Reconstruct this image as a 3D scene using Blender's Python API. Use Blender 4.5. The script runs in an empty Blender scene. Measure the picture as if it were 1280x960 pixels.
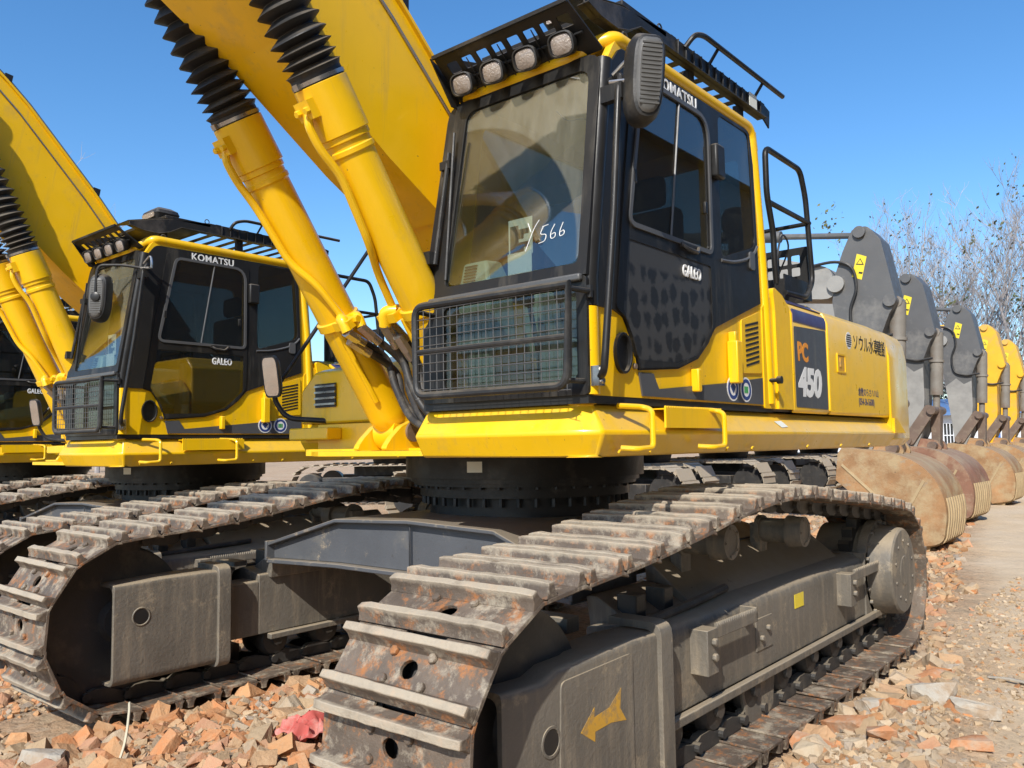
import bpy, bmesh, math, random
from mathutils import Vector, Matrix, noise
from mathutils.geometry import tessellate_polygon
R = math.radians
random.seed(7)
scn = bpy.context.scene
COL = scn.collection

# ------------------------------------------------------------------ materials
def newmat(name):
    m = bpy.data.materials.new(name); m.use_nodes = True
    nt = m.node_tree; nt.nodes.clear()
    out = nt.nodes.new('ShaderNodeOutputMaterial')
    return m, nt, out

def nd(nt, typ, **kw):
    n = nt.nodes.new(typ)
    for k, v in kw.items():
        if k in n.inputs.keys(): n.inputs[k].default_value = v
        else: setattr(n, k, v)
    return n

def ramp(nt, fac, stops):
    r = nt.nodes.new('ShaderNodeValToRGB')
    els = r.color_ramp.elements
    while len(els) < len(stops): els.new(0.5)
    for e, (p, c) in zip(els, stops):
        e.position = p; e.color = (c[0], c[1], c[2], 1) if not isinstance(c, float) else (c, c, c, 1)
    nt.links.new(fac, r.inputs[0])
    return r

def noise_n(nt, scale, detail=6, rough=0.6, vec=None):
    n = nd(nt, 'ShaderNodeTexNoise', Scale=scale, Detail=detail, Roughness=rough)
    if vec: nt.links.new(vec, n.inputs['Vector'])
    return n

def mixc(nt, fac, a, b):
    m = nt.nodes.new('ShaderNodeMix'); m.data_type = 'RGBA'
    for s, v in ((0, fac), (6, a), (7, b)):
        if isinstance(v, (int, float)): m.inputs[s].default_value = v
        elif isinstance(v, tuple): m.inputs[s].default_value = (*v[:3], 1)
        else: nt.links.new(v, m.inputs[s])
    return m.outputs[2]

def surf(name, base, rough=.5, metal=0, coat=0, var=0.0, dirt=None, dirt_amt=0.0, dirt_scale=3.0,
         bump=0.0, bump_scale=60, spec=.5, streak=False, rvar=.1, updust=0.0, specks=None, mud=0.0):
    """painted or bare surface: colour variation, patchy dirt of its own shape, fine bump"""
    m, nt, out = newmat(name)
    p = nd(nt, 'ShaderNodeBsdfPrincipled', Roughness=rough, Metallic=metal)
    p.inputs['Coat Weight'].default_value = coat
    p.inputs['Coat Roughness'].default_value = .12
    p.inputs['Specular IOR Level'].default_value = spec
    tc = nd(nt, 'ShaderNodeTexCoord')
    col = (*base, 1)
    src = None
    if var:
        n = noise_n(nt, 2.3, 5, .6, tc.outputs['Object'])
        a = tuple(c * (1 - var) for c in base); b = tuple(min(1, c * (1 + var)) for c in base)
        src = ramp(nt, n.outputs['Fac'], [(.3, a), (.7, b)]).outputs[0]
    if dirt:
        mp = nd(nt, 'ShaderNodeMapping')
        nt.links.new(tc.outputs['Object'], mp.inputs[0])
        if streak: mp.inputs['Scale'].default_value = (6, 6, .7)
        n2 = noise_n(nt, dirt_scale, 9, .68, mp.outputs[0])
        lo = .62 - dirt_amt * .35
        rr = ramp(nt, n2.outputs['Fac'], [(lo, 0.0), (min(.98, lo + .18), 1.0)])
        f = nd(nt, 'ShaderNodeMath', operation='MULTIPLY'); nt.links.new(rr.outputs[0], f.inputs[0]); f.inputs[1].default_value = min(1, .35 + dirt_amt)
        src = mixc(nt, f.outputs[0], src if src else col, dirt)
    if updust:
        # dust that has settled on upward-facing faces (it stays there whatever the sun does)
        g = nd(nt, 'ShaderNodeNewGeometry'); sx = nd(nt, 'ShaderNodeSeparateXYZ'); nt.links.new(g.outputs['Normal'], sx.inputs[0])
        n3 = noise_n(nt, 5, 6, .7, tc.outputs['Object'])
        ad = nd(nt, 'ShaderNodeMath', operation='MULTIPLY_ADD'); nt.links.new(n3.outputs['Fac'], ad.inputs[0]); ad.inputs[1].default_value = .6; nt.links.new(sx.outputs[2], ad.inputs[2])
        rr = ramp(nt, ad.outputs[0], [(.75, 0.0), (1.3, 1.0)])
        f = nd(nt, 'ShaderNodeMath', operation='MULTIPLY'); nt.links.new(rr.outputs[0], f.inputs[0]); f.inputs[1].default_value = updust
        src = mixc(nt, f.outputs[0], src if src else col, (.33, .27, .19))
    if mud:
        n6 = noise_n(nt, 3.1, 12, .78, tc.outputs['Object'])
        r6 = ramp(nt, n6.outputs['Fac'], [(.60 - mud * .12, 0.0), (.66 - mud * .10, .85)])
        src = mixc(nt, r6.outputs[0], src if src else col, (.31, .255, .18))
        n7 = noise_n(nt, 17, 8, .7, tc.outputs['Object'])
        r7 = ramp(nt, n7.outputs['Fac'], [(.66, 0.0), (.70, .7)])
        src = mixc(nt, r7.outputs[0], src, (.05, .042, .035))
    if specks:
        n8 = noise_n(nt, 38, 4, .6, tc.outputs['Object'])
        r8 = ramp(nt, n8.outputs['Fac'], [(.715, 0.0), (.73, .8)])
        src = mixc(nt, r8.outputs[0], src if src else col, specks)
        mp9 = nd(nt, 'ShaderNodeMapping'); mp9.inputs['Scale'].default_value = (9, 9, .55); nt.links.new(tc.outputs['Object'], mp9.inputs[0])
        n9 = noise_n(nt, 2.4, 8, .65, mp9.outputs[0])
        r9 = ramp(nt, n9.outputs['Fac'], [(.56, 0.0), (.72, .30)])
        src = mixc(nt, r9.outputs[0], src, (.42, .29, .10))
    if src: nt.links.new(src, p.inputs['Base Color'])
    else: p.inputs['Base Color'].default_value = col
    if rvar:
        n4 = noise_n(nt, 9, 5, .6, tc.outputs['Object'])
        mr = nd(nt, 'ShaderNodeMapRange'); nt.links.new(n4.outputs['Fac'], mr.inputs[0])
        mr.inputs[1].default_value = .3; mr.inputs[2].default_value = .7
        mr.inputs[3].default_value = max(.03, rough - rvar); mr.inputs[4].default_value = min(1, rough + rvar)
        nt.links.new(mr.outputs[0], p.inputs['Roughness'])
    if bump:
        n5 = noise_n(nt, bump_scale, 8, .65, tc.outputs['Object'])
        b = nd(nt, 'ShaderNodeBump', Strength=min(1, bump)); b.inputs['Distance'].default_value = .01
        nt.links.new(n5.outputs['Fac'], b.inputs['Height']); nt.links.new(b.outputs[0], p.inputs['Normal'])
    nt.links.new(p.outputs[0], out.inputs[0])
    return m

M = {}
M['yellow'] = surf('yellow_paint', (.88, .52, .004), .36, coat=.3, var=.05, dirt=(.50, .33, .09), dirt_amt=.16, dirt_scale=3.2, bump=.035, bump_scale=25, updust=.16, specks=(.14, .09, .05))
M['yellow_old'] = surf('worn_yellow_paint', (.80, .43, .02), .5, var=.08, dirt=(.45, .33, .16), dirt_amt=.35, dirt_scale=2, bump=.1)
M['black'] = surf('black_cab_paint', (.017, .0165, .016), .40, coat=0, spec=.3, var=.15, dirt=(.10, .09, .072), dirt_amt=.22, dirt_scale=1.6, streak=True, bump=.03)
M['satin'] = surf('black_satin_steel', (.018, .0175, .017), .45, spec=.35, var=.2, dirt=(.14, .12, .10), dirt_amt=.2, dirt_scale=3, updust=.35, bump=.1)
M['rim'] = surf('grey_window_rim', (.09, .09, .09), .4, var=.1)
M['rubber'] = surf('black_rubber', (.018, .018, .018), .55, var=.3, updust=.3, bump=.2, dirt=(.10, .09, .075), dirt_amt=.25)
M['hose'] = surf('hose_rubber', (.028, .026, .024), .6, var=.3, dirt=(.14, .12, .09), dirt_amt=.35, dirt_scale=9)
M['frame'] = surf('dusty_grey_frame', (.150, .134, .110), .55, var=.2, dirt=(.27, .225, .165), dirt_amt=.38, dirt_scale=2.6, streak=True, updust=.95, bump=.4, bump_scale=45, mud=.35)
M['idler'] = surf('dusty_black_idler', (.06, .057, .054), .5, var=.2, dirt=(.17, .14, .10), dirt_amt=.3, dirt_scale=4, bump=.2)
M['frame_dark'] = surf('dark_undercarriage_steel', (.038, .036, .034), .5, var=.25, dirt=(.13, .11, .085), dirt_amt=.28, dirt_scale=4, updust=.4, bump=.2)
M['centre'] = surf('slate_centre_frame', (.085, .09, .098), .45, var=.1, dirt=(.22, .20, .16), dirt_amt=.15, dirt_scale=3, updust=.6, bump=.15, mud=.15)
M['steel'] = surf('bright_steel', (.45, .44, .42), .3, metal=.9, var=.1)
M['lens'] = surf('lamp_lens', (.30, .25, .21), .15, coat=.8, var=.3, bump=.8, bump_scale=90)
M['white'] = surf('white_lettering', (.78, .78, .76), .4, var=.05)
M['silver'] = surf('silver_lettering', (.55, .55, .54), .35, metal=.3)
M['orange'] = surf('orange_lettering', (.80, .30, .02), .4)
M['bluetext'] = surf('dark_blue_lettering', (.03, .035, .10), .5)
M['panel'] = surf('charcoal_panel', (.075, .078, .085), .4, var=.08, dirt=(.2, .18, .14), dirt_amt=.15, streak=True)
M['stripe'] = surf('violet_stripe', (.055, .05, .13), .4, var=.1)
M['decal_blue'] = surf('blue_sticker', (.03, .06, .22), .4)
M['decal_green'] = surf('green_sticker', (.05, .28, .08), .4)
M['warn'] = surf('yellow_warning_sticker', (.80, .62, .03), .45, dirt=(.4, .34, .2), dirt_amt=.2, dirt_scale=8)
M['inkk'] = surf('black_ink', (.015, .015, .015), .5)
M['seat'] = surf('grey_seat_cloth', (.13, .13, .12), .8, var=.2)
M['console'] = surf('pale_green_plastic', (.36, .44, .36), .5, var=.1)
M['paper'] = surf('paper', (.70, .72, .66), .7)
M['mirror_back'] = surf('grey_mirror_shell', (.10, .097, .09), .5, var=.15, bump=.1)
M['mirror'] = surf('mirror_glass', (.8, .8, .8), .04, metal=1, rvar=0)
M['armgrey'] = surf('dark_grey_arm_paint', (.105, .104, .102), .5, var=.1, dirt=(.33, .31, .27), dirt_amt=.25, dirt_scale=1.1, bump=.1)
M['armworn'] = surf('pale_worn_arm_steel', (.30, .29, .265), .6, var=.12, dirt=(.17, .165, .155), dirt_amt=.35, dirt_scale=1.4, bump=.15)
M['rust'] = surf('rusty_bucket_steel', (.34, .19, .085), .75, var=.3, dirt=(.42, .32, .18), dirt_amt=.5, dirt_scale=3.4, updust=.4, bump=.6, bump_scale=30, mud=.3)
M['rust_dark'] = surf('dark_rusty_bucket_steel', (.24, .12, .075), .75, var=.25, dirt=(.40, .31, .20), dirt_amt=.4, dirt_scale=2.6, updust=.4, bump=.4, bump_scale=30)
M['rust_light'] = surf('worn_bucket_steel', (.45, .34, .19), .7, var=.2, dirt=(.32, .20, .11), dirt_amt=.35, dirt_scale=2.5, bump=.3, bump_scale=30)
M['cylworn'] = surf('dusty_cylinder_steel', (.22, .20, .17), .55, var=.2, dirt=(.16, .11, .08), dirt_amt=.4, dirt_scale=3, mud=.2)
M['pin'] = surf('brown_pin_steel', (.17, .12, .09), .5, metal=.2, var=.2, dirt=(.3, .24, .17), dirt_amt=.3, dirt_scale=8)
M['wall'] = surf('white_wall_paint', (.66, .68, .70), .7, var=.05)
M['bluepaint'] = surf('blue_door_paint', (.03, .16, .55), .5)
M['darkwin'] = surf('dark_window', (.03, .035, .04), .15)
M['shed'] = surf('dark_shed_cladding', (.07, .072, .078), .7, var=.15)
M['roofblue'] = surf('blue_roof_sheet', (.10, .20, .40), .5)
M['bark'] = surf('pale_bark', (.33, .30, .285), .85, var=.25, bump=.3)
M['leafdry'] = surf('dry_leaves', (.11, .12, .045), .7, var=.35)
M['leafdark'] = surf('dark_leaves', (.035, .05, .025), .7, var=.35)
M['hedge'] = surf('hedge_leaves', (.045, .065, .022), .7, var=.35)
M['skin'] = surf('skin', (.50, .30, .20), .5)
M['hair'] = surf('black_hair', (.012, .011, .01), .5)
M['jeans'] = surf('blue_jeans', (.10, .17, .30), .85, var=.15)
M['shoe'] = surf('grey_boot', (.17, .165, .16), .6)
M['redcloth'] = surf('faded_red_cloth', (.50, .10, .08), .85, var=.3, dirt=(.5, .4, .33), dirt_amt=.3, dirt_scale=8)
M['twig'] = surf('pale_twig', (.55, .50, .36), .8, var=.15)
M['concrete'] = surf('pale_concrete', (.46, .42, .35), .9, var=.15, spec=.2, dirt=(.36, .26, .17), dirt_amt=.55, dirt_scale=9, bump=.8, bump_scale=45)
M['brick'] = surf('orange_brick', (.52, .24, .11), .85, var=.15, dirt=(.48, .38, .28), dirt_amt=.45, dirt_scale=9, bump=.8, bump_scale=50)
M['wood'] = surf('weathered_wood', (.36, .33, .28), .85, var=.2, bump=.5)
M['plastic'] = surf('white_scrap', (.6, .6, .56), .6)

def grouser_mat(name, base, rust):
    """track shoe steel: brown metal with orange rust, dried mud and scraped pale edges"""
    m, nt, out = newmat(name)
    p = nd(nt, 'ShaderNodeBsdfPrincipled', Roughness=.6)
    tc = nd(nt, 'ShaderNodeTexCoord'); oi = nd(nt, 'ShaderNodeObjectInfo')
    ad = nd(nt, 'ShaderNodeVectorMath', operation='MULTIPLY_ADD')
    cb = nd(nt, 'ShaderNodeCombineXYZ')
    for i in range(3): nt.links.new(oi.outputs['Random'], cb.inputs[i])
    nt.links.new(cb.outputs[0], ad.inputs[0]); ad.inputs[1].default_value = (17, 31, 23)
    nt.links.new(tc.outputs['Object'], ad.inputs[2])
    v = ad.outputs[0]
    n1 = noise_n(nt, 4, 8, .65, v); n2 = noise_n(nt, 14, 10, .75, v); n3 = noise_n(nt, 7, 9, .72, v)
    c1 = ramp(nt, n1.outputs['Fac'], [(.32, tuple(c * .7 for c in base)), (.5, base), (.68, tuple(c * 1.5 for c in base))]).outputs[0]
    rf = ramp(nt, n2.outputs['Fac'], [(.56 - rust * .10, 0.0), (.66 - rust * .06, .85)]).outputs[0]
    c2 = mixc(nt, rf, c1, (.40, .155, .045))
    g = nd(nt, 'ShaderNodeSeparateXYZ'); nt.links.new(tc.outputs['Object'], g.inputs[0])
    # worn crest of the grousers (object z = outwards from the track)
    ws = nd(nt, 'ShaderNodeMath', operation='MULTIPLY_ADD'); nt.links.new(n3.outputs['Fac'], ws.inputs[0]); ws.inputs[1].default_value = .05; nt.links.new(g.outputs[2], ws.inputs[2])
    wf = ramp(nt, ws.outputs[0], [(.066, 0.0), (.084, .8)]).outputs[0]
    c3 = mixc(nt, wf, c2, (.46, .39, .29))
    n4 = noise_n(nt, 9, 10, .75, v)
    mf = ramp(nt, n4.outputs['Fac'], [(.50, 0.0), (.62, .8)]).outputs[0]
    c4 = mixc(nt, mf, c3, (.41, .35, .26))
    nt.links.new(c4, p.inputs['Base Color'])
    rr = ramp(nt, n2.outputs['Fac'], [(.3, .42), (.7, .85)]); nt.links.new(rr.outputs[0], p.inputs['Roughness'])
    n5 = noise_n(nt, 60, 8, .7, v)
    mx = nd(nt, 'ShaderNodeMath', operation='ADD'); nt.links.new(n5.outputs['Fac'], mx.inputs[0]); nt.links.new(n4.outputs['Fac'], mx.inputs[1])
    b = nd(nt, 'ShaderNodeBump', Strength=.6); b.inputs['Distance'].default_value = .008
    nt.links.new(mx.outputs[0], b.inputs['Height']); nt.links.new(b.outputs[0], p.inputs['Normal'])
    nt.links.new(p.outputs[0], out.inputs[0])
    return m
M['grouser'] = grouser_mat('track_shoe_steel', (.125, .095, .070), .38)

def glass_mat(name, tint, ior=1.52, dust=0.0, pattern=None, rough=.015):
    m, nt, out = newmat(name)
    tr = nd(nt, 'ShaderNodeBsdfTransparent'); tr.inputs[0].default_value = (*tint, 1)
    gl = nd(nt, 'ShaderNodeBsdfGlossy', Roughness=rough); gl.inputs[0].default_value = (1, 1, 1, 1)
    # Schlick's curve on the absolute angle, so both faces of a thin pane reflect alike
    ge = nd(nt, 'ShaderNodeNewGeometry'); dt = nd(nt, 'ShaderNodeVectorMath', operation='DOT_PRODUCT')
    nt.links.new(ge.outputs['Incoming'], dt.inputs[0]); nt.links.new(ge.outputs['Normal'], dt.inputs[1])
    ab = nd(nt, 'ShaderNodeMath', operation='ABSOLUTE'); nt.links.new(dt.outputs['Value'], ab.inputs[0])
    om = nd(nt, 'ShaderNodeMath', operation='SUBTRACT'); om.inputs[0].default_value = 1; nt.links.new(ab.outputs[0], om.inputs[1])
    pw = nd(nt, 'ShaderNodeMath', operation='POWER'); nt.links.new(om.outputs[0], pw.inputs[0]); pw.inputs[1].default_value = 5
    f0 = ((ior - 1) / (ior + 1)) ** 2
    fr = nd(nt, 'ShaderNodeMath', operation='MULTIPLY_ADD'); nt.links.new(pw.outputs[0], fr.inputs[0]); fr.inputs[1].default_value = 1 - f0; fr.inputs[2].default_value = f0
    mx = nd(nt, 'ShaderNodeMixShader'); nt.links.new(fr.outputs[0], mx.inputs[0])
    nt.links.new(tr.outputs[0], mx.inputs[1]); nt.links.new(gl.outputs[0], mx.inputs[2])
    last = mx.outputs[0]
    tc = nd(nt, 'ShaderNodeTexCoord')
    if dust:
        df = nd(nt, 'ShaderNodeBsdfDiffuse'); df.inputs[0].default_value = (.32, .305, .235, 1)
        mp = nd(nt, 'ShaderNodeMapping'); mp.inputs['Scale'].default_value = (5, 9, .8)
        nt.links.new(tc.outputs['Object'], mp.inputs[0])
        n = noise_n(nt, 3, 8, .7, mp.outputs[0])
        f = ramp(nt, n.outputs['Fac'], [(.32, dust * .45), (.70, dust * 1.1)])
        fac = f.outputs[0]
        if pattern == 'wiper':
            # the wiper has cleaned a round sector of the pane
            sp = nd(nt, 'ShaderNodeSeparateXYZ'); nt.links.new(tc.outputs['Object'], sp.inputs[0])
            cb = nd(nt, 'ShaderNodeCombineXYZ'); nt.links.new(sp.outputs[1], cb.inputs[0]); nt.links.new(sp.outputs[2], cb.inputs[1])
            ds = nd(nt, 'ShaderNodeVectorMath', operation='DISTANCE'); nt.links.new(cb.outputs[0], ds.inputs[0])
            ds.inputs[1].default_value = (.64, 2.21, 0)
            r2 = ramp(nt, ds.outputs['Value'], [(.75, .10), (.762, 1.0)])
            mu = nd(nt, 'ShaderNodeMath', operation='MULTIPLY'); nt.links.new(fac, mu.inputs[0]); nt.links.new(r2.outputs[0], mu.inputs[1]); fac = mu.outputs[0]
        m2 = nd(nt, 'ShaderNodeMixShader'); nt.links.new(fac, m2.inputs[0]); nt.links.new(last, m2.inputs[1]); nt.links.new(df.outputs[0], m2.inputs[2]); last = m2.outputs[0]
    if pattern == 'patches':
        vo = nd(nt, 'ShaderNodeTexVoronoi', Scale=1.0, Randomness=.38)
        mp = nd(nt, 'ShaderNodeMapping'); mp.inputs['Scale'].default_value = (11, 1, 9.0); mp.inputs['Rotation'].default_value = (0, R(-5), 0)
        nt.links.new(tc.outputs['Object'], mp.inputs[0])
        nn = noise_n(nt, 22, 5, .7, tc.outputs['Object'])
        mm = nd(nt, 'ShaderNodeVectorMath', operation='MULTIPLY_ADD'); nt.links.new(nn.outputs['Color'], mm.inputs[0]); mm.inputs[1].default_value = (.9, .0, .9); nt.links.new(mp.outputs[0], mm.inputs[2])
        ms = nd(nt, 'ShaderNodeVectorMath', operation='MULTIPLY'); nt.links.new(mm.outputs[0], ms.inputs[0]); ms.inputs[1].default_value = (1, 0, 1)
        nt.links.new(ms.outputs[0], vo.inputs['Vector'])
        r3 = ramp(nt, vo.outputs['Distance'], [(.38, 0.0), (.49, 1.0)])
        sp = nd(nt, 'ShaderNodeSeparateXYZ'); nt.links.new(tc.outputs['Object'], sp.inputs[0])
        # marks end below a ragged line
        zr = ramp(nt, sp.outputs[2], [(.0, 0.0), (1.0, 1.0)])
        mrz = nd(nt, 'ShaderNodeMapRange'); nt.links.new(sp.outputs[2], mrz.inputs[0]); mrz.inputs[1].default_value = 2.22; mrz.inputs[2].default_value = 2.24
        mxx = nd(nt, 'ShaderNodeMath', operation='MAXIMUM'); nt.links.new(r3.outputs[0], mxx.inputs[0]); nt.links.new(mrz.outputs[0], mxx.inputs[1])
        df = nd(nt, 'ShaderNodeBsdfPrincipled', Roughness=.45)
        nt.links.new(mixc(nt, mxx.outputs[0], (.013, .0125, .012), (.046, .044, .041)), df.inputs['Base Color'])
        last = df.outputs[0]
    nt.links.new(last, out.inputs[0])
    return m
M['glass_front'] = glass_mat('dusty_windscreen_glass', (.74, .79, .76), 2.05, .26, 'wiper')
M['glass_clear'] = glass_mat('clear_window_glass', (.55, .59, .57), 1.6, .06)
M['glass_dark'] = glass_mat('tinted_window_glass', (.40, .41, .40), 1.95, .015)
M['glass_patch'] = glass_mat('smeared_dark_door_glass', (.1, .1, .1), 1.5, 0, 'patches')

# ------------------------------------------------------------------ mesh helpers
class MB:
    def __init__(s): s.bm = bmesh.new()
    def faces(s, pts, fs):
        vs = [s.bm.verts.new(p) for p in pts]
        for f in fs:
            try: s.bm.faces.new([vs[i] for i in f])
            except ValueError: pass
        return vs
    def box(s, a, b, M_=None):
        (x0, y0, z0), (x1, y1, z1) = a, b
        P = [Vector(p) for p in ((x0,y0,z0),(x1,y0,z0),(x1,y1,z0),(x0,y1,z0),(x0,y0,z1),(x1,y0,z1),(x1,y1,z1),(x0,y1,z1))]
        if M_: P = [M_ @ p for p in P]
        s.faces(P, [(0,3,2,1),(4,5,6,7),(0,1,5,4),(1,2,6,5),(2,3,7,6),(3,0,4,7)])
        return s
    def plate(s, loops, f, w0, w1):
        """2-D outline (+ holes) extruded between w0 and w1; f(u,v,w) -> 3-D"""
        v3 = [[Vector((p[0], p[1], 0)) for p in l] for l in loops]
        tris = tessellate_polygon(v3)
        flat = [p for l in v3 for p in l]
        A = [s.bm.verts.new(f(p.x, p.y, w0)) for p in flat]; B = [s.bm.verts.new(f(p.x, p.y, w1)) for p in flat]
        for t in tris:
            try: s.bm.faces.new([A[i] for i in t]); s.bm.faces.new([B[i] for i in reversed(t)])
            except ValueError: pass
        k = 0
        for l in v3:
            n = len(l)
            for i in range(n):
                a, b = k + i, k + (i + 1) % n
                s.bm.faces.new([A[a], A[b], B[b], B[a]])
            k += n
        return s
    def tube(s, pts, r, n=10, closed=False, caps=True):
        pts = [Vector(p) for p in pts]; N = len(pts)
        rs = r if isinstance(r, (list, tuple)) else [r] * N
        rings = []; ref = None
        for i, p in enumerate(pts):
            a = pts[(i - 1) % N] if (i > 0 or closed) else pts[i]
            b = pts[(i + 1) % N] if (i < N - 1 or closed) else pts[i]
            t = (b - a).normalized()
            if ref is None:
                ref = Vector((0, 0, 1)) if abs(t.z) < .9 else Vector((1, 0, 0))
            ref = (ref - t * ref.dot(t)).normalized()
            q = t.cross(ref)
            rings.append([s.bm.verts.new(p + (ref * math.cos(2*math.pi*k/n) + q * math.sin(2*math.pi*k/n)) * rs[i]) for k in range(n)])
        for i in range(N - (0 if closed else 1)):
            A, B = rings[i], rings[(i + 1) % N]
            for k in range(n): s.bm.faces.new([A[k], A[(k+1) % n], B[(k+1) % n], B[k]])
        if caps and not closed:
            s.bm.faces.new(list(reversed(rings[0]))); s.bm.faces.new(rings[-1])
        return s
    def lathe(s, prof, c, axis, n=32, start=None, cap=True):
        """prof: (distance along axis, radius)"""
        ax = Vector(axis).normalized(); c = Vector(c)
        u = ax.orthogonal().normalized(); w = ax.cross(u)
        rings = [[s.bm.verts.new(c + ax * h + (u * math.cos(2*math.pi*k/n) + w * math.sin(2*math.pi*k/n)) * max(r, 1e-4)) for k in range(n)] for h, r in prof]
        for A, B in zip(rings, rings[1:]):
            for k in range(n): s.bm.faces.new([A[k], A[(k+1) % n], B[(k+1) % n], B[k]])
        if cap:
            s.bm.faces.new(list(reversed(rings[0]))); s.bm.faces.new(rings[-1])
        return s
    def loft(s, secs, cap=True):
        rings = [[s.bm.verts.new(p) for p in sec] for sec in secs]
        n = len(rings[0])
        for A, B in zip(rings, rings[1:]):
            for k in range(n): s.bm.faces.new([A[k], A[(k+1) % n], B[(k+1) % n], B[k]])
        if cap: s.bm.faces.new(list(reversed(rings[0]))); s.bm.faces.new(rings[-1])
        return s
    def hexbolt(s, c, axis, r=.012, h=.012):
        return s.lathe([(0, r), (h * .8, r), (h, r * .85)], c, axis, 6)

def build(name, mb, mat, parent=None, bev=0.0, smooth=35, loc=None, segs=2):
    me = bpy.data.meshes.new(name)
    bmesh.ops.recalc_face_normals(mb.bm, faces=mb.bm.faces[:])
    mb.bm.to_mesh(me); mb.bm.free()
    for m in (mat if isinstance(mat, (list, tuple)) else [mat]): me.materials.append(m)
    if smooth:
        for p in me.polygons: p.use_smooth = True
        me.set_sharp_from_angle(angle=R(smooth))
    o = bpy.data.objects.new(name, me); COL.objects.link(o)
    if parent: o.parent = parent
    if loc: o.location = loc
    if bev:
        b = o.modifiers.new('bevel', 'BEVEL'); b.width = bev; b.segments = segs; b.limit_method = 'ANGLE'; b.angle_limit = R(35)
    return o

def thing(name, label, cat, loc=(0, 0, 0), rz=0, group=None):
    o = bpy.data.objects.new(name, None); COL.objects.link(o)
    o.empty_display_size = .2
    o.location = loc; o.rotation_euler = (0, 0, rz)
    o['label'] = label; o['category'] = cat
    if group: o['group'] = group
    return o
def tag(o, label, cat, group=None):
    o['label'] = label; o['category'] = cat
    if group: o['group'] = group
    return o
def struct(o, kind='structure'): o['kind'] = kind; return o

def copy_tree(o, parent=None, kids=None):
    if kids is None:
        kids = {}
        for q in bpy.data.objects:
            if q.parent: kids.setdefault(q.parent.name, []).append(q)
    c = o.copy(); COL.objects.link(c); c.parent = parent
    for ch in kids.get(o.name, []): copy_tree(ch, c, kids)
    return c

def fillet(pts, r, n=5):
    """round the corners of a closed 2-D polygon; r number or per-corner list"""
    out = []; N = len(pts)
    for i in range(N):
        ri = r[i] if isinstance(r, (list, tuple)) else r
        p = Vector(pts[i][:2]); a = Vector(pts[i-1][:2]); b = Vector(pts[(i+1) % N][:2])
        if ri <= 0: out.append((p.x, p.y)); continue
        d1 = (a - p); d2 = (b - p); l1, l2 = d1.length, d2.length
        d1.normalize(); d2.normalize()
        ang = d1.angle(d2)
        t = min(ri / math.tan(ang / 2), l1 * .49, l2 * .49)
        A = p + d1 * t; B = p + d2 * t
        for k in range(n + 1):
            s = k / n
            q = A * (1 - s) ** 2 + p * 2 * s * (1 - s) + B * s * s
            out.append((q.x, q.y))
    return out
def rrect(x0, y0, x1, y1, r, n=5): return fillet([(x0, y0), (x1, y0), (x1, y1), (x0, y1)], r, n)
def circ(cx, cy, rx, ry=None, n=24): return [(cx + rx * math.cos(2*math.pi*k/n), cy + (ry or rx) * math.sin(2*math.pi*k/n)) for k in range(n)]
def spline(pts, n=8):
    pts = [Vector(p) for p in pts]; out = []
    P = [pts[0] * 2 - pts[1]] + pts + [pts[-1] * 2 - pts[-2]]
    for i in range(1, len(P) - 2):
        for k in range(n):
            t = k / n
            out.append(.5 * ((2 * P[i]) + (-P[i-1] + P[i+1]) * t + (2*P[i-1] - 5*P[i] + 4*P[i+1] - P[i+2]) * t*t + (-P[i-1] + 3*P[i] - 3*P[i+1] + P[i+2]) * t**3))
    out.append(pts[-1]); return out
def filletpath(pts, r, n=5):
    pts = [Vector(p) for p in pts]; out = [pts[0]]
    for i in range(1, len(pts) - 1):
        p = pts[i]; d1 = pts[i-1] - p; d2 = pts[i+1] - p; l = min(d1.length, d2.length) * .49
        d1.normalize(); d2.normalize(); t = min(r, l)
        for k in range(n + 1):
            s = k / n; out.append((p + d1*t) * (1-s)**2 + p * 2*s*(1-s) + (p + d2*t) * s*s)
    out.append(pts[-1]); return out
sideL = lambda u, v, w: (u, w, v)          # (x, z) outline, thickness along y
frontF = lambda u, v, w: (w, u, v)         # (y, z) outline, thickness along x
topF = lambda u, v, w: (u, v, w)

def text(name, s, size, origin, right, up, mat, parent, depth=.0015, bold=0, sx=1, shear=0, align='LEFT', space=1.0):
    cu = bpy.data.curves.new(name, 'FONT'); cu.body = s; cu.size = size; cu.extrude = depth; cu.offset = bold * size
    cu.shear = shear; cu.align_x = align; cu.space_character = space; cu.resolution_u = 3
    tmp = bpy.data.objects.new('tmp', cu); COL.objects.link(tmp)
    dg = bpy.context.evaluated_depsgraph_get()
    me = bpy.data.meshes.new_from_object(tmp.evaluated_get(dg))
    bpy.data.objects.remove(tmp); bpy.data.curves.remove(cu)
    r = Vector(right).normalized(); u = Vector(up); u = (u - r * u.dot(r)).normalized(); n = r.cross(u)
    o_ = Vector(origin)
    for v in me.vertices: v.co = o_ + r * v.co.x * sx + u * v.co.y + n * v.co.z
    me.materials.clear(); me.materials.append(mat)
    o = bpy.data.objects.new(name, me); COL.objects.link(o); o.parent = parent
    me.name = name
    return o
LEFT_R, UP = (-1, 0, 0), (0, 0, 1)

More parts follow.
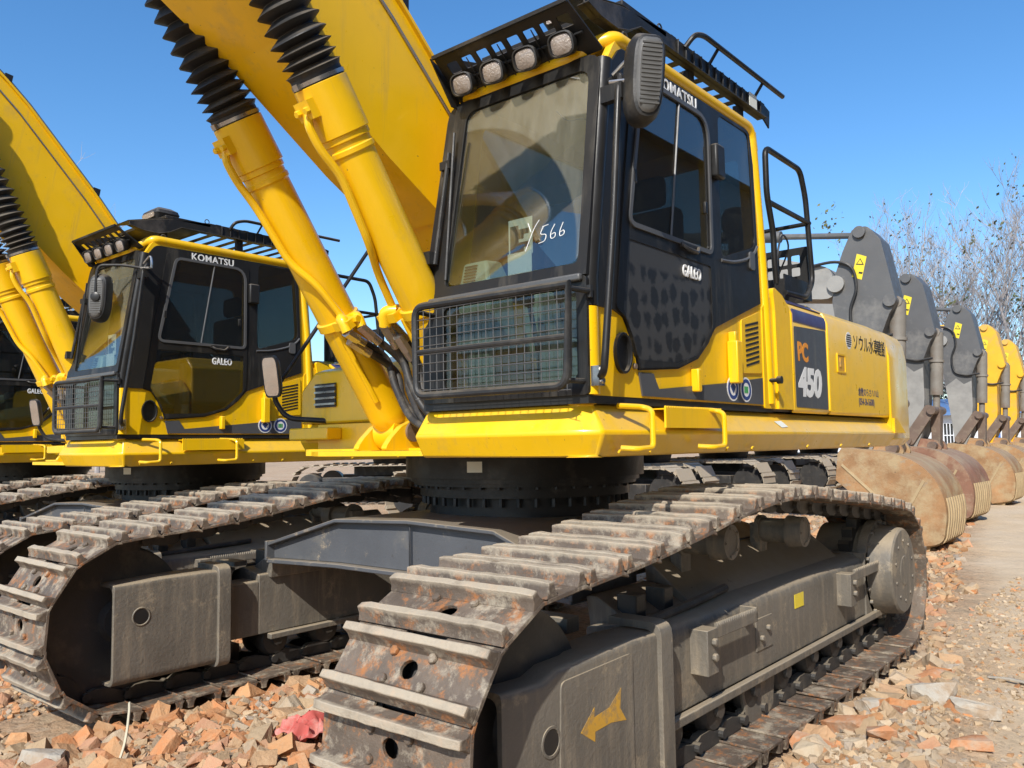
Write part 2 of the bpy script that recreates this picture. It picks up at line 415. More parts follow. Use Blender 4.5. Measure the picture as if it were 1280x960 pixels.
# ------------------------------------------------------------------ excavator: undercarriage
NSH = 46
XI, ZI, RP = 1.96, .52, .455
def track_points():
    """closed path of the shoe plates: list of (x, z, tangent angle)"""
    pts = []
    n = 400
    def sag(x):     # upper run hangs between idler, carrier rollers and sprocket
        t = (x + XI) / (2 * XI)
        return -.035 * abs(math.sin(t * math.pi * 3)) ** 1.3 * (1.0 if t > .33 else 1.2)
    ctrl = [(-XI, ZI + RP), (-1.39, 1.05), (-.65, 1.115), (-.4, 1.15), (0, 1.168), (.3, 1.155), (.66, 1.115), (1.1, 1.05), (1.5, 1.0), (XI, ZI + RP)]
    def tz(x):
        for (a, za), (b_, zb) in zip(ctrl, ctrl[1:]):
            if x <= b_ + 1e-9: t = (x - a) / (b_ - a); return za + (zb - za) * t
        return ctrl[-1][1]
    top = [(XI - 2 * XI * i / 160, sum(tz(max(-XI, min(XI, XI - 2 * XI * (i + k) / 160))) for k in range(-7, 8)) / 15 if 0 < i < 160 else ZI + RP) for i in range(160)]
    rear = [(-XI + RP * math.cos(a), ZI + RP * math.sin(a)) for a in [R(90 + 180 * i / 80) for i in range(80)]]
    bot = [(-XI + 2 * XI * i / 160, ZI - RP) for i in range(160)]
    front = [(XI + RP * math.cos(a), ZI + RP * math.sin(a)) for a in [R(-90 + 180 * i / 80) for i in range(80)]]
    loop = top + rear + bot + front
    L = [0]
    for i in range(len(loop)):
        a = loop[i]; b = loop[(i + 1) % len(loop)]
        L.append(L[-1] + math.hypot(b[0]-a[0], b[1]-a[1]))
    tot = L[-1]
    def at(s):
        s %= tot
        lo = 0
        import bisect
        i = bisect.bisect_right(L, s) - 1; i = min(i, len(loop) - 1)
        a = loop[i]; b = loop[(i + 1) % len(loop)]; t = (s - L[i]) / max(1e-9, L[i+1] - L[i])
        return a[0] + (b[0]-a[0]) * t, a[1] + (b[1]-a[1]) * t
    return tot, at
TOT, AT = track_points()
PITCH = TOT / NSH
PHASE = .10
SHW = .32

def shoe_meshes():
    res = []
    for seed in range(4):
        rnd = random.Random(seed)
        mb = MB(); h = PITCH / 2
        def nz(x): return rnd.uniform(-.0025, .0025)
        # plate with a mud hole in the middle
        hole = circ(0, 0, .030, .036, 14)
        mb.plate([[(-h + .012, -SHW), (h - .012, -SHW), (h - .012, SHW), (-h + .012, SHW)], hole], lambda u, v, w: (u, v, w), -.008, .008)
        # two grousers, worn: small steps along their length
        for t0, lean in ((-h + .032, -1), (h - .036, 1)):
            secs = []
            K = 12
            for k in range(K + 1):
                y = -SHW + 2 * SHW * k / K
                hh = .060 + nz(0) - (.006 if k in (0, K) else 0)
                w = .0135 + nz(0) * .5
                secs.append([(t0 - .030, y, .007), (t0 - w - .004, y, hh * .5), (t0 - w, y, hh), (t0 + w, y, hh), (t0 + w + .004, y, hh * .5), (t0 + .030, y, .007)])
            mb.loft(secs)
        # lip that overlaps the next shoe
        secs = [[(h - .016, y, -.008), (h + .016, y, -.022), (h + .016, y, -.010), (h - .016, y, .008)] for y in (-SHW, -.09)]
        mb.loft(secs)
        secs = [[(h - .016, y, -.008), (h + .016, y, -.022), (h + .016, y, -.010), (h - .016, y, .008)] for y in (.09, SHW)]
        mb.loft(secs)
        for bx, by in ((-.045, -.085), (.045, -.085), (-.045, .085), (.045, .085)):
            mb.hexbolt((bx, by, .008), (0, 0, 1), .017, .016)
        me_o = build('track_shoe', mb, M['grouser'], None, bev=.003)
        res.append(me_o)
    return res

def build_undercarriage(root):
    # X-shaped centre frame
    mb = MB()
    half = [(1.12, 1.16), (1.02, .62), (1.02, 0), (1.02, -.62), (1.12, -1.16)]
    out = half + [(.62, -1.16), (.50, -.95), (-.50, -.95), (-.62, -1.16), (-1.12, -1.16), (-1.0, -.6), (-1.0, .6), (-1.12, 1.16), (-.62, 1.16), (-.50, .95), (.50, .95), (.62, 1.16)]
    def shr(p, s): return (p[0] * s, p[1])
    body = [(p[0] - math.copysign(.05, p[0]), p[1]) for p in out]
    mb.plate([body], lambda u, v, w: (u, v, w - (max(0, abs(v) - .55) * .30 if w > .9 else 0)), .77, 1.03)
    mb.plate([out], lambda u, v, w: (u, v, w), .745, .77)
    mb.plate([out], lambda u, v, w: (u, v, w - max(0, abs(v) - .55) * .30), 1.03, 1.052)
    # flange strip that runs down the ends of the front face
    for s in (-1, 1):
        mb.box((.98, s * 1.16 - .012, .76), (1.125, s * 1.16 + .012, .88))
        mb.box((1.0, s*.0 - .006, .78), (1.03 - .04, s*.0 + .006, 1.02))
    build('centre_frame', mb, M['centre'], root, bev=.008)
    mb = MB()
    mb.lathe([(1.0, .62), (1.03, .62), (1.04, .60), (1.15, .60), (1.15, .66), (1.215, .66), (1.215, .70), (1.235, .70), (1.235, .72), (1.262, .72), (1.262, .75), (1.40, .75)], (0, 0, 0), (0, 0, 1), 64)
    for k in range(40):
        a = 2 * math.pi * k / 40
        mb.hexbolt((.685 * math.cos(a), .685 * math.sin(a), 1.235 - .035), (0, 0, 1), .014, .02)
        mb.hexbolt((.635 * math.cos(a), .635 * math.sin(a), 1.10), (0, 0, 1), .016, .05)
    tt = build('turntable', mb, M['satin'], root)
    # white data plate and grease hose on the ring
    a = math.radians(10)
    mb = MB(); P = lambda a, r, z: (r * math.cos(a), r * math.sin(a), z)
    a0, a1 = R(14), R(21)
    mb.faces([P(a0, .754, 1.30), P(a1, .754, 1.30), P(a1, .754, 1.36), P(a0, .754, 1.36)], [(0, 1, 2, 3)])
    build('data_plate', mb, M['paper'], tt)
    for sgn in (1, -1):
        side = []
        Y = lambda y: sgn * y
        # ---- chain links
        mb = MB()
        for k in range(NSH):
            s = (k + PHASE) * PITCH
            x0, z0 = AT(s - PITCH / 2); x1, z1 = AT(s + PITCH / 2)
            t = Vector((x1 - x0, 0, z1 - z0)).normalized()
            n = Vector((-t.z, 0, t.x)) * -1          # outwards
            c = Vector(((x0 + x1) / 2, Y(1.425), (z0 + z1) / 2))
            mid = Vector((0, 0, ZI)); 
            Mx = Matrix((( -t.x, 0, 0), (0, 1, 0), (0, 0, 0))).to_4x4()
            def W(u, v, w): return c + t * u + Vector((0, v, 0)) + n * -w
            nn = n if (c + n - Vector((max(-XI, min(XI, c.x)), c.y, ZI))).length > (c - n - Vector((max(-XI, min(XI, c.x)), c.y, ZI))).length else -n
            def W(u, v, w): return c + t * u + Vector((0, v, 0)) + nn * w
            for v in (-.095, .095):
                pts = [(-PITCH*.56, -.035), (-PITCH*.5, -.062), (-PITCH*.3, -.072), (-.01, -.088), (PITCH*.3, -.088), (PITCH*.45, -.07), (PITCH*.52, -.04), (PITCH*.40, -.012), (-PITCH*.45, -.012)]
                mb.plate([pts], lambda u, ww, w: W(u, v + w, ww), -.022, .022)
            mb.lathe([(-.14, .024), (.14, .024)], W(PITCH / 2, 0, -.05), (0, 1, 0), 10)
        chain = build('track_chain', mb, M['frame_dark'], root)
        for k in range(NSH):
            s = (k + PHASE) * PITCH
            x0, z0 = AT(s - PITCH / 2); x1, z1 = AT(s + PITCH / 2)
            t = Vector((x1 - x0, 0, z1 - z0)).normalized()
            c = Vector(((x0 + x1) / 2, Y(1.425), (z0 + z1) / 2))
            n = Vector((0, 1, 0)).cross(t)
            ctr = Vector((max(-XI, min(XI, c.x)), c.y, ZI))
            if (c + n - ctr).length < (c - n - ctr).length: n = -n
            yv = n.cross(t)
            src = SHOES[(k * 7 + (0 if sgn > 0 else 2)) % 4]
            o = src.copy(); COL.objects.link(o); o.name = 'track_shoe'
            o.parent = chain
            jit = random.Random(k * 31 + sgn)
            mt = Matrix((t, yv, n)).transposed().to_4x4()
            mt = Matrix.Translation(c) @ mt @ Matrix.Rotation(R(jit.uniform(-1.2, 1.2)), 4, 'Y') @ Matrix.Rotation(R(jit.uniform(-.5, .5)), 4, 'Z')
            o.matrix_local = mt
        # ---- frame beam
        mb = MB()
        sec = fillet([(1.235, .30), (1.55, .30), (1.55, .665), (1.42, .70), (1.235, .665)], [0, .01, .07, .05, .02], 4)
        secs = []
        for x in (1.12, .77, .25, -.3, -.9, -1.5, -2.02):
            secs.append([(x, Y(y), z) for y, z in sec])
        mb.loft(secs)
        mb.loft([[(x, Y(y), z) for y, z in fillet([(1.235, .30), (1.49, .30), (1.49, .60), (1.40, .63), (1.235, .63)], [0, .01, .05, .04, .02], 4)] for x in (1.46, 1.121)])
        # sloped ridge plate on top
        mb.loft([[(x, Y(y), z) for y, z in ((1.21, .64), (1.47, .67), (1.22, .87), (1.19, .87))] for x in (.55, -1.45)])
        mb.loft([[(x, Y(y), z) for y, z in ((1.21, .64), (1.45, .67), (1.25, .78), (1.19, .78))] for x in (1.05, .56)])
        mb.box((1.06, Y(1.555) if sgn > 0 else Y(1.59), .265), (-2.05, Y(1.59) if sgn > 0 else Y(1.555), .305))
        mb.box((1.06, Y(1.50) if sgn > 0 else Y(1.56), .265), (-2.05, Y(1.56) if sgn > 0 else Y(1.50), .285))
        mb.box((1.06, Y(1.19) if sgn > 0 else Y(1.235), .265), (-2.0, Y(1.235) if sgn > 0 else Y(1.19), .30))
        tf = build('track_frame', mb, M['frame'], root, bev=.006)
        # ---- steps: bracket, pocket and serrated bar
        for xa, xb in ((.78, .25), (-1.10, -1.95)):
            mb = MB()
            mb.box((xa, min(Y(1.545), Y(1.635)), .44), (xa - .10, max(Y(1.545), Y(1.635)), .635))
            L = xa - xb
            n = 22; poly = [(xa - .10, .585), (xb, .585)]
            for k in range(n + 1):
                x = xb + (L - .10) * k / n; poly.append((x, .655)); 
                if k < n: poly.append((x + (L - .10) / n * .5, .635))
            mb.plate([poly], lambda u, v, w: (u, Y(w), v), 1.615, 1.632)
            mb.box((xb, min(Y(1.545), Y(1.632)), .585), (xb + .015, max(Y(1.545), Y(1.632)), .655))
            for z in (.535, .60): mb.hexbolt((xa - .05, Y(1.635), z - .02), (0, Y(1), 0), .019, .022)
            build('step', mb, M['frame'], tf, bev=.004)
        # access plate with two bolts
        mb = MB(); mb.box((.10, min(Y(1.548), Y(1.556)), .40), (-.10, max(Y(1.548), Y(1.556)), .56))
        mb.hexbolt((.05, Y(1.556), .46), (0, Y(1), 0), .016, .02); mb.hexbolt((-.03, Y(1.556), .50), (0, Y(1), 0), .016, .02)
        build('access_plate', mb, M['frame'], tf, bev=.003)
        # ---- front covers of the idler yoke
        for q in (1, -1):
            yy = lambda y: Y(1.39 + q * (y - 1.39))
            mb = MB()
            zb = .12 if q > 0 else .20
            def csec(x, zt, drop):
                o_ = fillet([(1.44, zt), (1.625, zt), (1.625, zb), (1.50, zb)], [0, .028, .05, 0], 5)
                i_ = fillet([(1.50, zb + .018), (1.605, zb + .018), (1.605, zt - .02), (1.44, zt - .02)], [0, .06, .04, 0], 5)
                return [(x, yy(y), z) for y, z in o_ + i_]
            xs = [(2.13, .685), (1.92, .675), (1.84, .70), (1.36, .71), (1.16, .70)]
            if q < 0: xs = [(2.05, .735), (1.90, .74), (1.80, .745), (1.50, .745), (1.44, .74)]
            zb = .12 if q > 0 else .20
            mb.loft([csec(x, z, 0) for x, z in xs])
            if q > 0: mb.plate([fillet([(1.85, .16), (1.83, .655), (1.38, .665), (1.38, .16)], .03)], lambda u, v, w: (u, yy(w), v), 1.6235, 1.6305)
            # raised collar where the cover meets the frame
            mb.loft([csec2 for csec2 in [[(x, yy(y), z) for y, z in fillet([(1.40, .74 if q > 0 else .77), (1.645, .74 if q > 0 else .77), (1.645, .10 if q > 0 else .18), (1.48, .10 if q > 0 else .18), (1.48, .21), (1.60, .21), (1.60, .71), (1.40, .71)], [0, .06, .06, 0, 0, .03, .03, 0], 4)] for x in ((1.19, 1.10) if q > 0 else (1.45, 1.37))]])
            mb.lathe([(0, .052), (.004, .052), (.004, .042), (-.001, .042)], (1.885 if q > 0 else 1.90, yy(1.625), .475 if q > 0 else .55), (0, Y(1) if q > 0 else -Y(1), 0), 22, cap=False)
            cv = build('idler_cover', mb, M['frame'], tf, bev=.004)
            mb = MB(); mb.lathe([(0, .040), (.004, .040)], (1.885 if q > 0 else 1.90, yy(1.6225), .475 if q > 0 else .55), (0, (Y(1) if q > 0 else -Y(1)), 0), 20)
            build('cover_hole', mb, M['inkk'], cv)
            if sgn > 0 and q > 0:
                # yellow arrow pointing forwards
                mb = MB()
                A = Vector((1.725, .462)); B = Vector((1.44, .487)); d = (A - B).normalized(); nn = Vector((-d.y, d.x))
                def pt(a, b): v = B + d * a + nn * b; return (v.x, v.y)
                LL = (A - B).length
                ar = [pt(LL, 0), pt(LL - .09, .058), pt(LL - .085, .024), pt(.105, .026), pt(.02, .07), pt(.035, 0), pt(.0, -.055), pt(.10, -.030), pt(LL - .085, -.026), pt(LL - .08, -.06)]
                mb.plate([ar], lambda u, v, w: (u, w, v), 1.6307, 1.6316)
                build('arrow_mark', mb, M['orange_paint'], cv)
        if sgn > 0:
            mb = MB(); mb.box((-.42, 1.5505, .53), (-.55, 1.553, .605)); wsn = build('warning_sticker', mb, M['warn'], tf)
        # ---- idler, sprocket, final drive
        mb = MB()
        mb.lathe([(-.16, .12), (-.16, .26), (-.12, .31), (-.085, .34), (-.085, .385), (-.04, .385), (-.04, .40), (.04, .40), (.04, .385), (.085, .385), (.085, .34), (.10, .30), (.10, .12), (.14, .10)], (XI - .02, Y(1.425), ZI), (0, 1, 0), 48)
        mb.box((1.2, Y(1.425) - .11, .42), (1.75, Y(1.425) + .11, .56))
        build('idler', mb, M['idler'], root)
        mb = MB()
        teeth = []
        for k in range(84):
            a = 2*math.pi*k/84; r = .41 if (k % 4) in (0, 1) else .365
            teeth.append((-XI + r * math.cos(a), ZI + r * math.sin(a)))
        mb.plate([teeth], lambda u, v, w: (u, Y(w), v), 1.39, 1.46)
        build('sprocket', mb, M['frame_dark'], root)
        mb = MB()
        mb.lathe([(1.2, .30), (1.50, .30), (1.50, .335), (1.56, .335), (1.56, .30), (1.66, .29), (1.70, .285), (1.712, .272), (1.714, .10), (1.718, .095), (1.718, .02)], (-XI, 0, ZI + .04), (0, Y(1), 0), 40)
        for k in range(20):
            a = 2*math.pi*k/20
            mb.hexbolt((-XI + .318 * math.cos(a), Y(1.56), ZI + .04 + .318 * math.sin(a)), (0, Y(1), 0), .014, .02)
            if k % 2: mb.hexbolt((-XI + .20 * math.cos(a), Y(1.711), ZI + .04 + .20 * math.sin(a)), (0, Y(1), 0), .011, .009)
        mb.box((-1.62, min(Y(1.24), Y(1.56)), .28), (-2.05, max(Y(1.24), Y(1.56)), .70))
        build('final_drive', mb, M['frame'], root, bev=.004)
        # ---- rollers
        for k in range(8):
            x = 1.35 - k * .40
            mb = MB()
            mb.lathe([(-.13, .04), (-.125, .06), (-.12, .09), (-.09, .11), (-.06, .11), (-.06, .085), (.06, .085), (.06, .11), (.09, .11), (.12, .09), (.125, .06), (.13, .04), (.15, .035)], (x, Y(1.425), .235), (0, 1, 0), 24)
            build('track_roller', mb, M['frame_dark'], tf)
        for x, CZ in ((.33, .965), (-.62, .93)):
            mb = MB()
            mb.lathe([(-.12, .06), (-.12, .085), (-.09, .085), (-.09, .07), (.06, .07), (.06, .09), (.09, .09), (.10, .085), (.155, .085), (.158, .06), (.152, .058), (.152, .02)], (x, Y(1.395), CZ), (0, Y(1), 0), 28)
            for k in range(5):
                a = 2*math.pi*k/5; mb.hexbolt((x + .07*math.cos(a), Y(1.553), CZ + .07*math.sin(a)), (0, Y(1), 0), .007, .005)
            mb.box((x - .05, Y(1.27) - .03, .66), (x + .05, Y(1.27) + .03, CZ + .04))
            build('carrier_roller', mb, M['frame'], tf)
        # blocks and guards on top of the frame
        for x in (.98, .74):
            mb = MB(); mb.box((x - .04, Y(1.38) - .05, .66), (x + .04, Y(1.38) + .05, .80)); build('guard_block', mb, M['frame_dark'], tf, bev=.006)
        mb = MB(); mb.tube([(1.05, Y(1.47), .69), (.6, Y(1.47), .71), (.2, Y(1.44), .72)], .022, 8); build('grease_pipe', mb, M['frame_dark'], tf)
        mb = MB()
        g = [(.28, .29), (.22, .10), (.14, .05), (.0, .045), (-.10, .10), (-.14, .29)]
        mb.plate([g], lambda u, v, w: (u, Y(w), v), 1.525, 1.545)
        build('roller_guard', mb, M['frame'], tf, bev=.004)
M['orange_paint'] = surf('orange_yellow_arrow_paint', (.62, .34, .04), .6, dirt=(.22, .18, .13), dirt_amt=.4, dirt_scale=26, var=.15)
SHOES = shoe_meshes()

# ------------------------------------------------------------------ excavator: upper structure
def offset_path(path, d):
    """offset an open 2-D polyline to its left by d (mitred)"""
    out = []
    for i, p in enumerate(path):
        p = Vector(p)
        dirs = []
        if i > 0: dirs.append((p - Vector(path[i-1])).normalized())
        if i < len(path) - 1: dirs.append((Vector(path[i+1]) - p).normalized())
        ns = [Vector((-q.y, q.x)) for q in dirs]
        n = sum(ns, Vector((0, 0))).normalized()
        out.append(p + n * d / max(.3, n.dot(ns[0])))
    return out
def rim(mb, path, prof):
    """prof: list of (inset to the left, z)"""
    cols = [offset_path(path, d) for d, z in prof]
    secs = [[(cols[j][i].x, cols[j][i].y, prof[j][1]) for j in range(len(prof))] for i in range(len(path))]
    mb.loft(secs)

def cab_x(z): return 1.362 if z < 2.13 else 1.362 - (z - 2.13) * .172

def build_cab(root):
    # ---- yellow shell, left side
    outline = fillet([(1.345, 1.645), (1.345, 2.10), (1.185, 3.10), (1.10, 3.235), (-.30, 3.235), (-.36, 3.12), (-.455, 2.2), (-.485, 1.645)], [.01, .05, .1, .12, .06, .05, .05, 0])
    w1 = fillet([(1.075, 2.395), (.285, 2.395), (.285, 3.10), (.93, 3.10)], [.03, .03, .12, .06])
    w1b = fillet([(1.075, 2.33), (.30, 2.33), (.30, 2.02), (.47, 1.87), (.66, 1.82), (1.02, 1.81), (1.06, 1.90), (1.13, 2.02)], [.02, .02, .05, .08, .05, .04, .03, .03])
    w2 = fillet([(.165, 2.40), (.155, 3.165), (-.225, 3.165), (-.27, 2.53)], [.04, .05, .05, .08])
    cab = None
    mb = MB()
    mb.plate([outline, w1, w1b, w2], sideL, 1.415, 1.455)
    # right side, same outline, large windows
    mb.plate([outline, fillet([(1.12, 2.2), (-.2, 2.2), (-.17, 3.1), (.98, 3.1)], .08)], sideL, .525, .56)
    # roof and rear wall, floor
    mb.box((1.11, .54, 3.19), (-.29, 1.44, 3.245))
    mb.plate([rrect(.53, 1.66, 1.45, 3.2, .04), rrect(.62, 2.3, 1.36, 3.08, .06)], lambda u, v, w: (-.34 - (3.2 - v) * .085 + w, u, v), 0, .035)
    mb.box((1.34, .54, 1.645), (-.47, 1.44, 1.67))
    cab = build('cab', mb, M['yellow'], root, bev=.008)
    # rounded yellow roof rim
    mb = MB()
    z = 3.225
    p = filletpath([(-.33, 1.44, 3.10), (-.30, 1.44, z), (1.10, 1.44, z), (1.135, 1.38, z - .015), (1.190, 1.32, 3.150), (1.190, .66, 3.150), (1.135, .56, z - .01), (1.06, .55, z), (-.30, .55, z)], .07)
    mb.tube(p, .036, 12)
    build('roof_rim', mb, M['yellow'], cab)
    mb = MB(); mb.tube(filletpath([(-.31, 1.44, 3.2), (-.385, 1.44, 2.55), (-.40, 1.445, 2.2), (-.42, 1.445, 1.66)], .2), .036, 12)
    mb.tube([(-.36, 1.40, 3.15), (-.50, 1.38, 1.66)], .04, 10)
    build('rear_pillar', mb, M['yellow'], cab)
    # ---- black door and pillars (proud of the shell)
    blk = fillet([(1.335, 2.01), (1.175, 3.08), (1.10, 3.175), (-.235, 3.185), (-.275, 3.0), (-.31, 2.216), (.264, 2.023), (.347, 1.935), (.458, 1.852), (.658, 1.791), (1.0, 1.764), (1.029, 1.873), (1.115, 1.987), (1.19, 2.008)],
                 [0, .08, .06, .05, .05, 0, .1, .05, .06, .06, 0, .06, .04, 0])
    door_out = fillet([(1.185, 2.02), (1.115, 1.983), (1.035, 1.875), (1.005, 1.772), (.658, 1.80), (.458, 1.86), (.35, 1.94), (.272, 2.05), (.252, 3.12), (.33, 3.172), (.93, 3.165), (1.01, 3.12)], [.02, .04, .06, 0, .06, .06, .05, .05, .06, .06, .05, .04])
    w1g = fillet([(1.06, 2.41), (.30, 2.41), (.30, 3.085), (.922, 3.085)], [.03, .03, .11, .05])
    # post behind door (black, fixed) : everything of blk outside the door
    mb = MB()
    mb.plate([blk, door_out, w2], sideL, 1.455, 1.468)
    fr = build('pillar_panel', mb, M['black'], cab, bev=.004)
    mb = MB(); mb.plate([[( -.0 + x, z) for x, z in fillet([(1.0, 1.755), (.88, 1.757), (.834, 1.69), (.123, 1.752), (-.312, 1.80), (-.31, 1.652), (.975, 1.654)], [0, 0, 0, 0, 0, 0, 0])]], sideL, 1.456, 1.464)
    build('lower_panel', mb, M['panel'], cab)
    # front face frame (black)
    fo = lambda u, v, w: (cab_x(v) + w, u, v)
    mb = MB()
    mb.plate([rrect(.52, 1.645, 1.46, 2.128, .02), rrect(.655, 1.70, 1.41, 2.085, .04)], fo, 0, .025)
    mb.plate([fillet([(.52, 2.131), (1.46, 2.131), (1.445, 3.13), (.545, 3.13)], [0, 0, .09, .09]), fillet([(.655, 2.185), (1.415, 2.185), (1.39, 3.065), (.67, 3.065)], [.03, .03, .07, .07])], fo, 0, .025)
    build('front_frame', mb, M['black'], cab, bev=.005)
    # corner posts, rounded, yellow below and black above
    mb = MB(); mb.tube([(1.335, 1.435, 2.01), (1.335, 1.435, 2.12), (1.175, 1.43, 3.10)], .040, 14)
    build('corner_post', mb, M['black'], cab)
    mb = MB(); mb.tube([(1.335, .55, 1.66), (1.335, .55, 2.12), (1.175, .56, 3.10)], .036, 12)
    build('corner_post', mb, M['black'], cab)
    mb = MB(); mb.tube([(1.338, 1.432, 1.648), (1.338, 1.432, 2.005)], .043, 14)
    build('corner_post', mb, M['yellow'], cab)
    # ---- window glass
    mb = MB(); mb.plate([fillet([(.66, 2.19), (1.41, 2.19), (1.385, 3.06), (.675, 3.06)], .05)], fo, .008, .014); build('front_window', mb, M['glass_front'], cab, smooth=0)
    mb = MB(); mb.plate([rrect(.66, 1.705, 1.405, 2.08, .03)], fo, .008, .014); build('front_window', mb, M['glass_clear'], cab, smooth=0)
    mb = MB(); mb.plate([fillet([(.18, 2.385), (.17, 3.18), (-.24, 3.18), (-.285, 2.515)], .04)], sideL, 1.457, 1.463); build('rear_side_window', mb, M['glass_dark'], cab, smooth=0)
    mb = MB(); mb.tube(spline([(.17, 1.468, 2.385), (.02, 1.468, 2.40), (-.14, 1.468, 2.44), (-.24, 1.468, 2.49), (-.285, 1.468, 2.535)], 5), .009, 8); build('window_trim', mb, M['rim'], cab)
    mb = MB(); mb.plate([fillet([(1.13, 2.19), (-.21, 2.19), (-.18, 3.11), (.99, 3.11)], .08)], sideL, .54, .546); build('right_window', mb, M['glass_dark'], cab, smooth=0)
    mb = MB(); mb.box((-.375, .61, 2.29), (-.370, 1.37, 3.09)); build('back_window', mb, M['glass_clear'], cab, smooth=0)
    # window rim
    def ring(o_, d, w0, w1, mat, name, par, yr=True):
        mb = MB()
        c = Vector((sum(p[0] for p in o_) / len(o_), sum(p[1] for p in o_) / len(o_)))
        n = len(o_); big = []
        for i in range(n):
            a = Vector(o_[i-1]); b = Vector(o_[(i+1) % n]); t = (b - a)
            if t.length < 1e-6: t = Vector((1, 0))
            t.normalize(); q = Vector((t.y, -t.x)); p = Vector(o_[i])
            if (p + q * .01 - c).length < (p - c).length: q = -q
            big.append(tuple(p + q * d))
        mb.plate([big, o_], sideL, w0, w1)
        return build(name, mb, mat, par, bev=.002)
    # ---- door
    mb = MB()
    mb.plate([door_out, w1g, [(x, z) for x, z in w1b]], sideL, 1.457, 1.474)
    mb.box((1.05, 1.45, 2.335), (.30, 1.472, 2.405))
    door = build('cab_door', mb, M['black'], root, bev=.004)
    ring(w1g, .022, 1.474, 1.482, M['rim'], 'window_rim', door)
    mb = MB(); mb.plate([w1g], sideL, 1.464, 1.469); build('door_window', mb, M['glass_dark'], door, smooth=0)
    mb = MB(); mb.plate([w1b], sideL, 1.464, 1.470); build('lower_door_window', mb, M['glass_patch'], door, smooth=0)
    mb = MB(); mb.tube([(.585, 1.473, 3.083), (.70, 1.473, 2.412)], .006, 6); build('window_divider', mb, M['rim'], door)
    mb = MB()
    mb.plate([fillet([(.62, 2.375), (.44, 2.365), (.44, 2.40), (.62, 2.40)], .01)], sideL, 1.474, 1.486)
    mb.tube(filletpath([(.60, 1.478, 2.385), (.58, 1.50, 2.365), (.50, 1.505, 2.36), (.46, 1.49, 2.39)], .02), .010, 8)
    build('door_handle', mb, M['satin'], door)
    for x, z in ((1.02, 2.62), (.345, 2.62)):
        mb = MB(); mb.box((x - .012, 1.468, z - .03), (x + .012, 1.484, z + .03)); build('window_catch', mb, M['satin'], door, bev=.004)
    text('lettering', 'GALEO', .080, (.60, 1.4745, 2.24), LEFT_R, UP, M['white'], door, .003, bold=.018, sx=.68, space=1.1)
    text('lettering', 'KOMATSU', .080, (.80, 1.4745, 3.106), LEFT_R, (0, 0, 1), M['white'], door, .003, bold=.018, sx=.98, space=1.12)
    mb = MB(); mb.box((.262, 1.468, 2.80), (.165, 1.51, 2.975)); build('door_latch_cover', mb, M['satin'], cab, bev=.012)
    mb = MB(); mb.plate([rrect(-.17, 2.39, -.235, 2.49, .02)], sideL, 1.468, 1.478); build('door_stop', mb, M['rim'], cab, bev=.004)
    # oval vent in the yellow corner
    mb = MB()
    o1 = circ(1.13, 1.83, .063, .088, 28); o2 = circ(1.13, 1.83, .052, .077, 28)
    mb.plate([o1, o2], sideL, 1.455, 1.475); mb.plate([o2], sideL, 1.452, 1.458)
    build('oval_vent', mb, M['satin'], cab, bev=.003)
    mb = MB(); mb.lathe([(0, .014), (.012, .012)], (1.03, 1.456, 1.78), (0, 1, 0), 12); build('cab_plug', mb, M['pin'], cab)
    # ledge under the windscreen, hinge block
    mb = MB(); mb.box((1.385, .57, 2.105), (1.412, 1.445, 2.135)); build('window_ledge', mb, M['rim'], cab, bev=.008)
    mb = MB(); mb.box((.52, 1.457, 1.69), (.485, 1.50, 1.80)); build('hinge_block', mb, M['yellow'], cab, bev=.006)
    mb = MB(); mb.box((.115, 1.457, 1.75), (.055, 1.515, 1.97)); mb.box((.10, 1.457, 1.965), (.07, 1.50, 2.02)); build('hinge_block', mb, M['yellow'], cab, bev=.006)
    # louvre panel
    lp = fillet([(-.06, 2.10), (-.30, 2.17), (-.305, 1.825), (-.05, 1.812)], .02)
    mb = MB(); mb.plate([lp], sideL, 1.455, 1.464); lo = build('louvre_panel', mb, M['yellow'], cab, bev=.004)
    mb = MB()
    for k in range(9):
        z = 1.85 + k * .027
        mb.plate([[(-.10, z), (-.27, z + .034), (-.27, z + .047), (-.10, z + .012)]], sideL, 1.4645, 1.467)
    build('louvre_slots', mb, M['inkk'], lo)
    # round stickers
    for x, ring_c, in_c in ((.075, 'decal_blue', 'white'), (-.085, 'decal_blue', 'white')):
        mb = MB(); mb.plate([circ(x, 1.725, .070, .066, 28)], sideL, 1.464, 1.4655); s = build('round_sticker', mb, M['white'], cab)
        mb = MB(); mb.plate([circ(x, 1.725, .060, .057, 28), circ(x, 1.725, .040, .038, 28)], sideL, 1.4655, 1.4665); build('sticker_ring', mb, M['decal_blue'], s)
        mb = MB()
        if x > 0:
            mb.plate([[(x + .032, 1.735), (x, 1.70), (x - .032, 1.735), (x, 1.755)]], sideL, 1.4655, 1.467)
            build('sticker_emblem', mb, M['decal_blue'], s)
        else:
            for q in (-.016, 0, .016): mb.box((x + q - .006, 1.4655, 1.707), (x + q + .006, 1.467, 1.742))
            build('sticker_emblem', mb, M['decal_green'], s)
    # ---- handwriting on the windscreen
    mb = MB()
    def stroke(pts):
        q = [(cab_x(z) + .0145, y, z) for y, z in pts]
        mb.tube(spline(q, 4), .0019, 5)
    Z = 2.315; Y0 = 1.125; S = .88
    def sk(l): stroke([(Y0 + a * S, Z + b * S) for a, b in l])
    sk([(-.005, .11), (.02, .06)]); sk([(.065, .115), (.035, .07), (-.005, -.035)])
    sk([(.095, .075), (.082, .04), (.115, .03), (.11, 0), (.075, -.008)]); sk([(.09, .075), (.125, .08)])
    sk([(.165, .075), (.145, .035), (.15, .005), (.172, .01), (.17, .03), (.15, .025)])
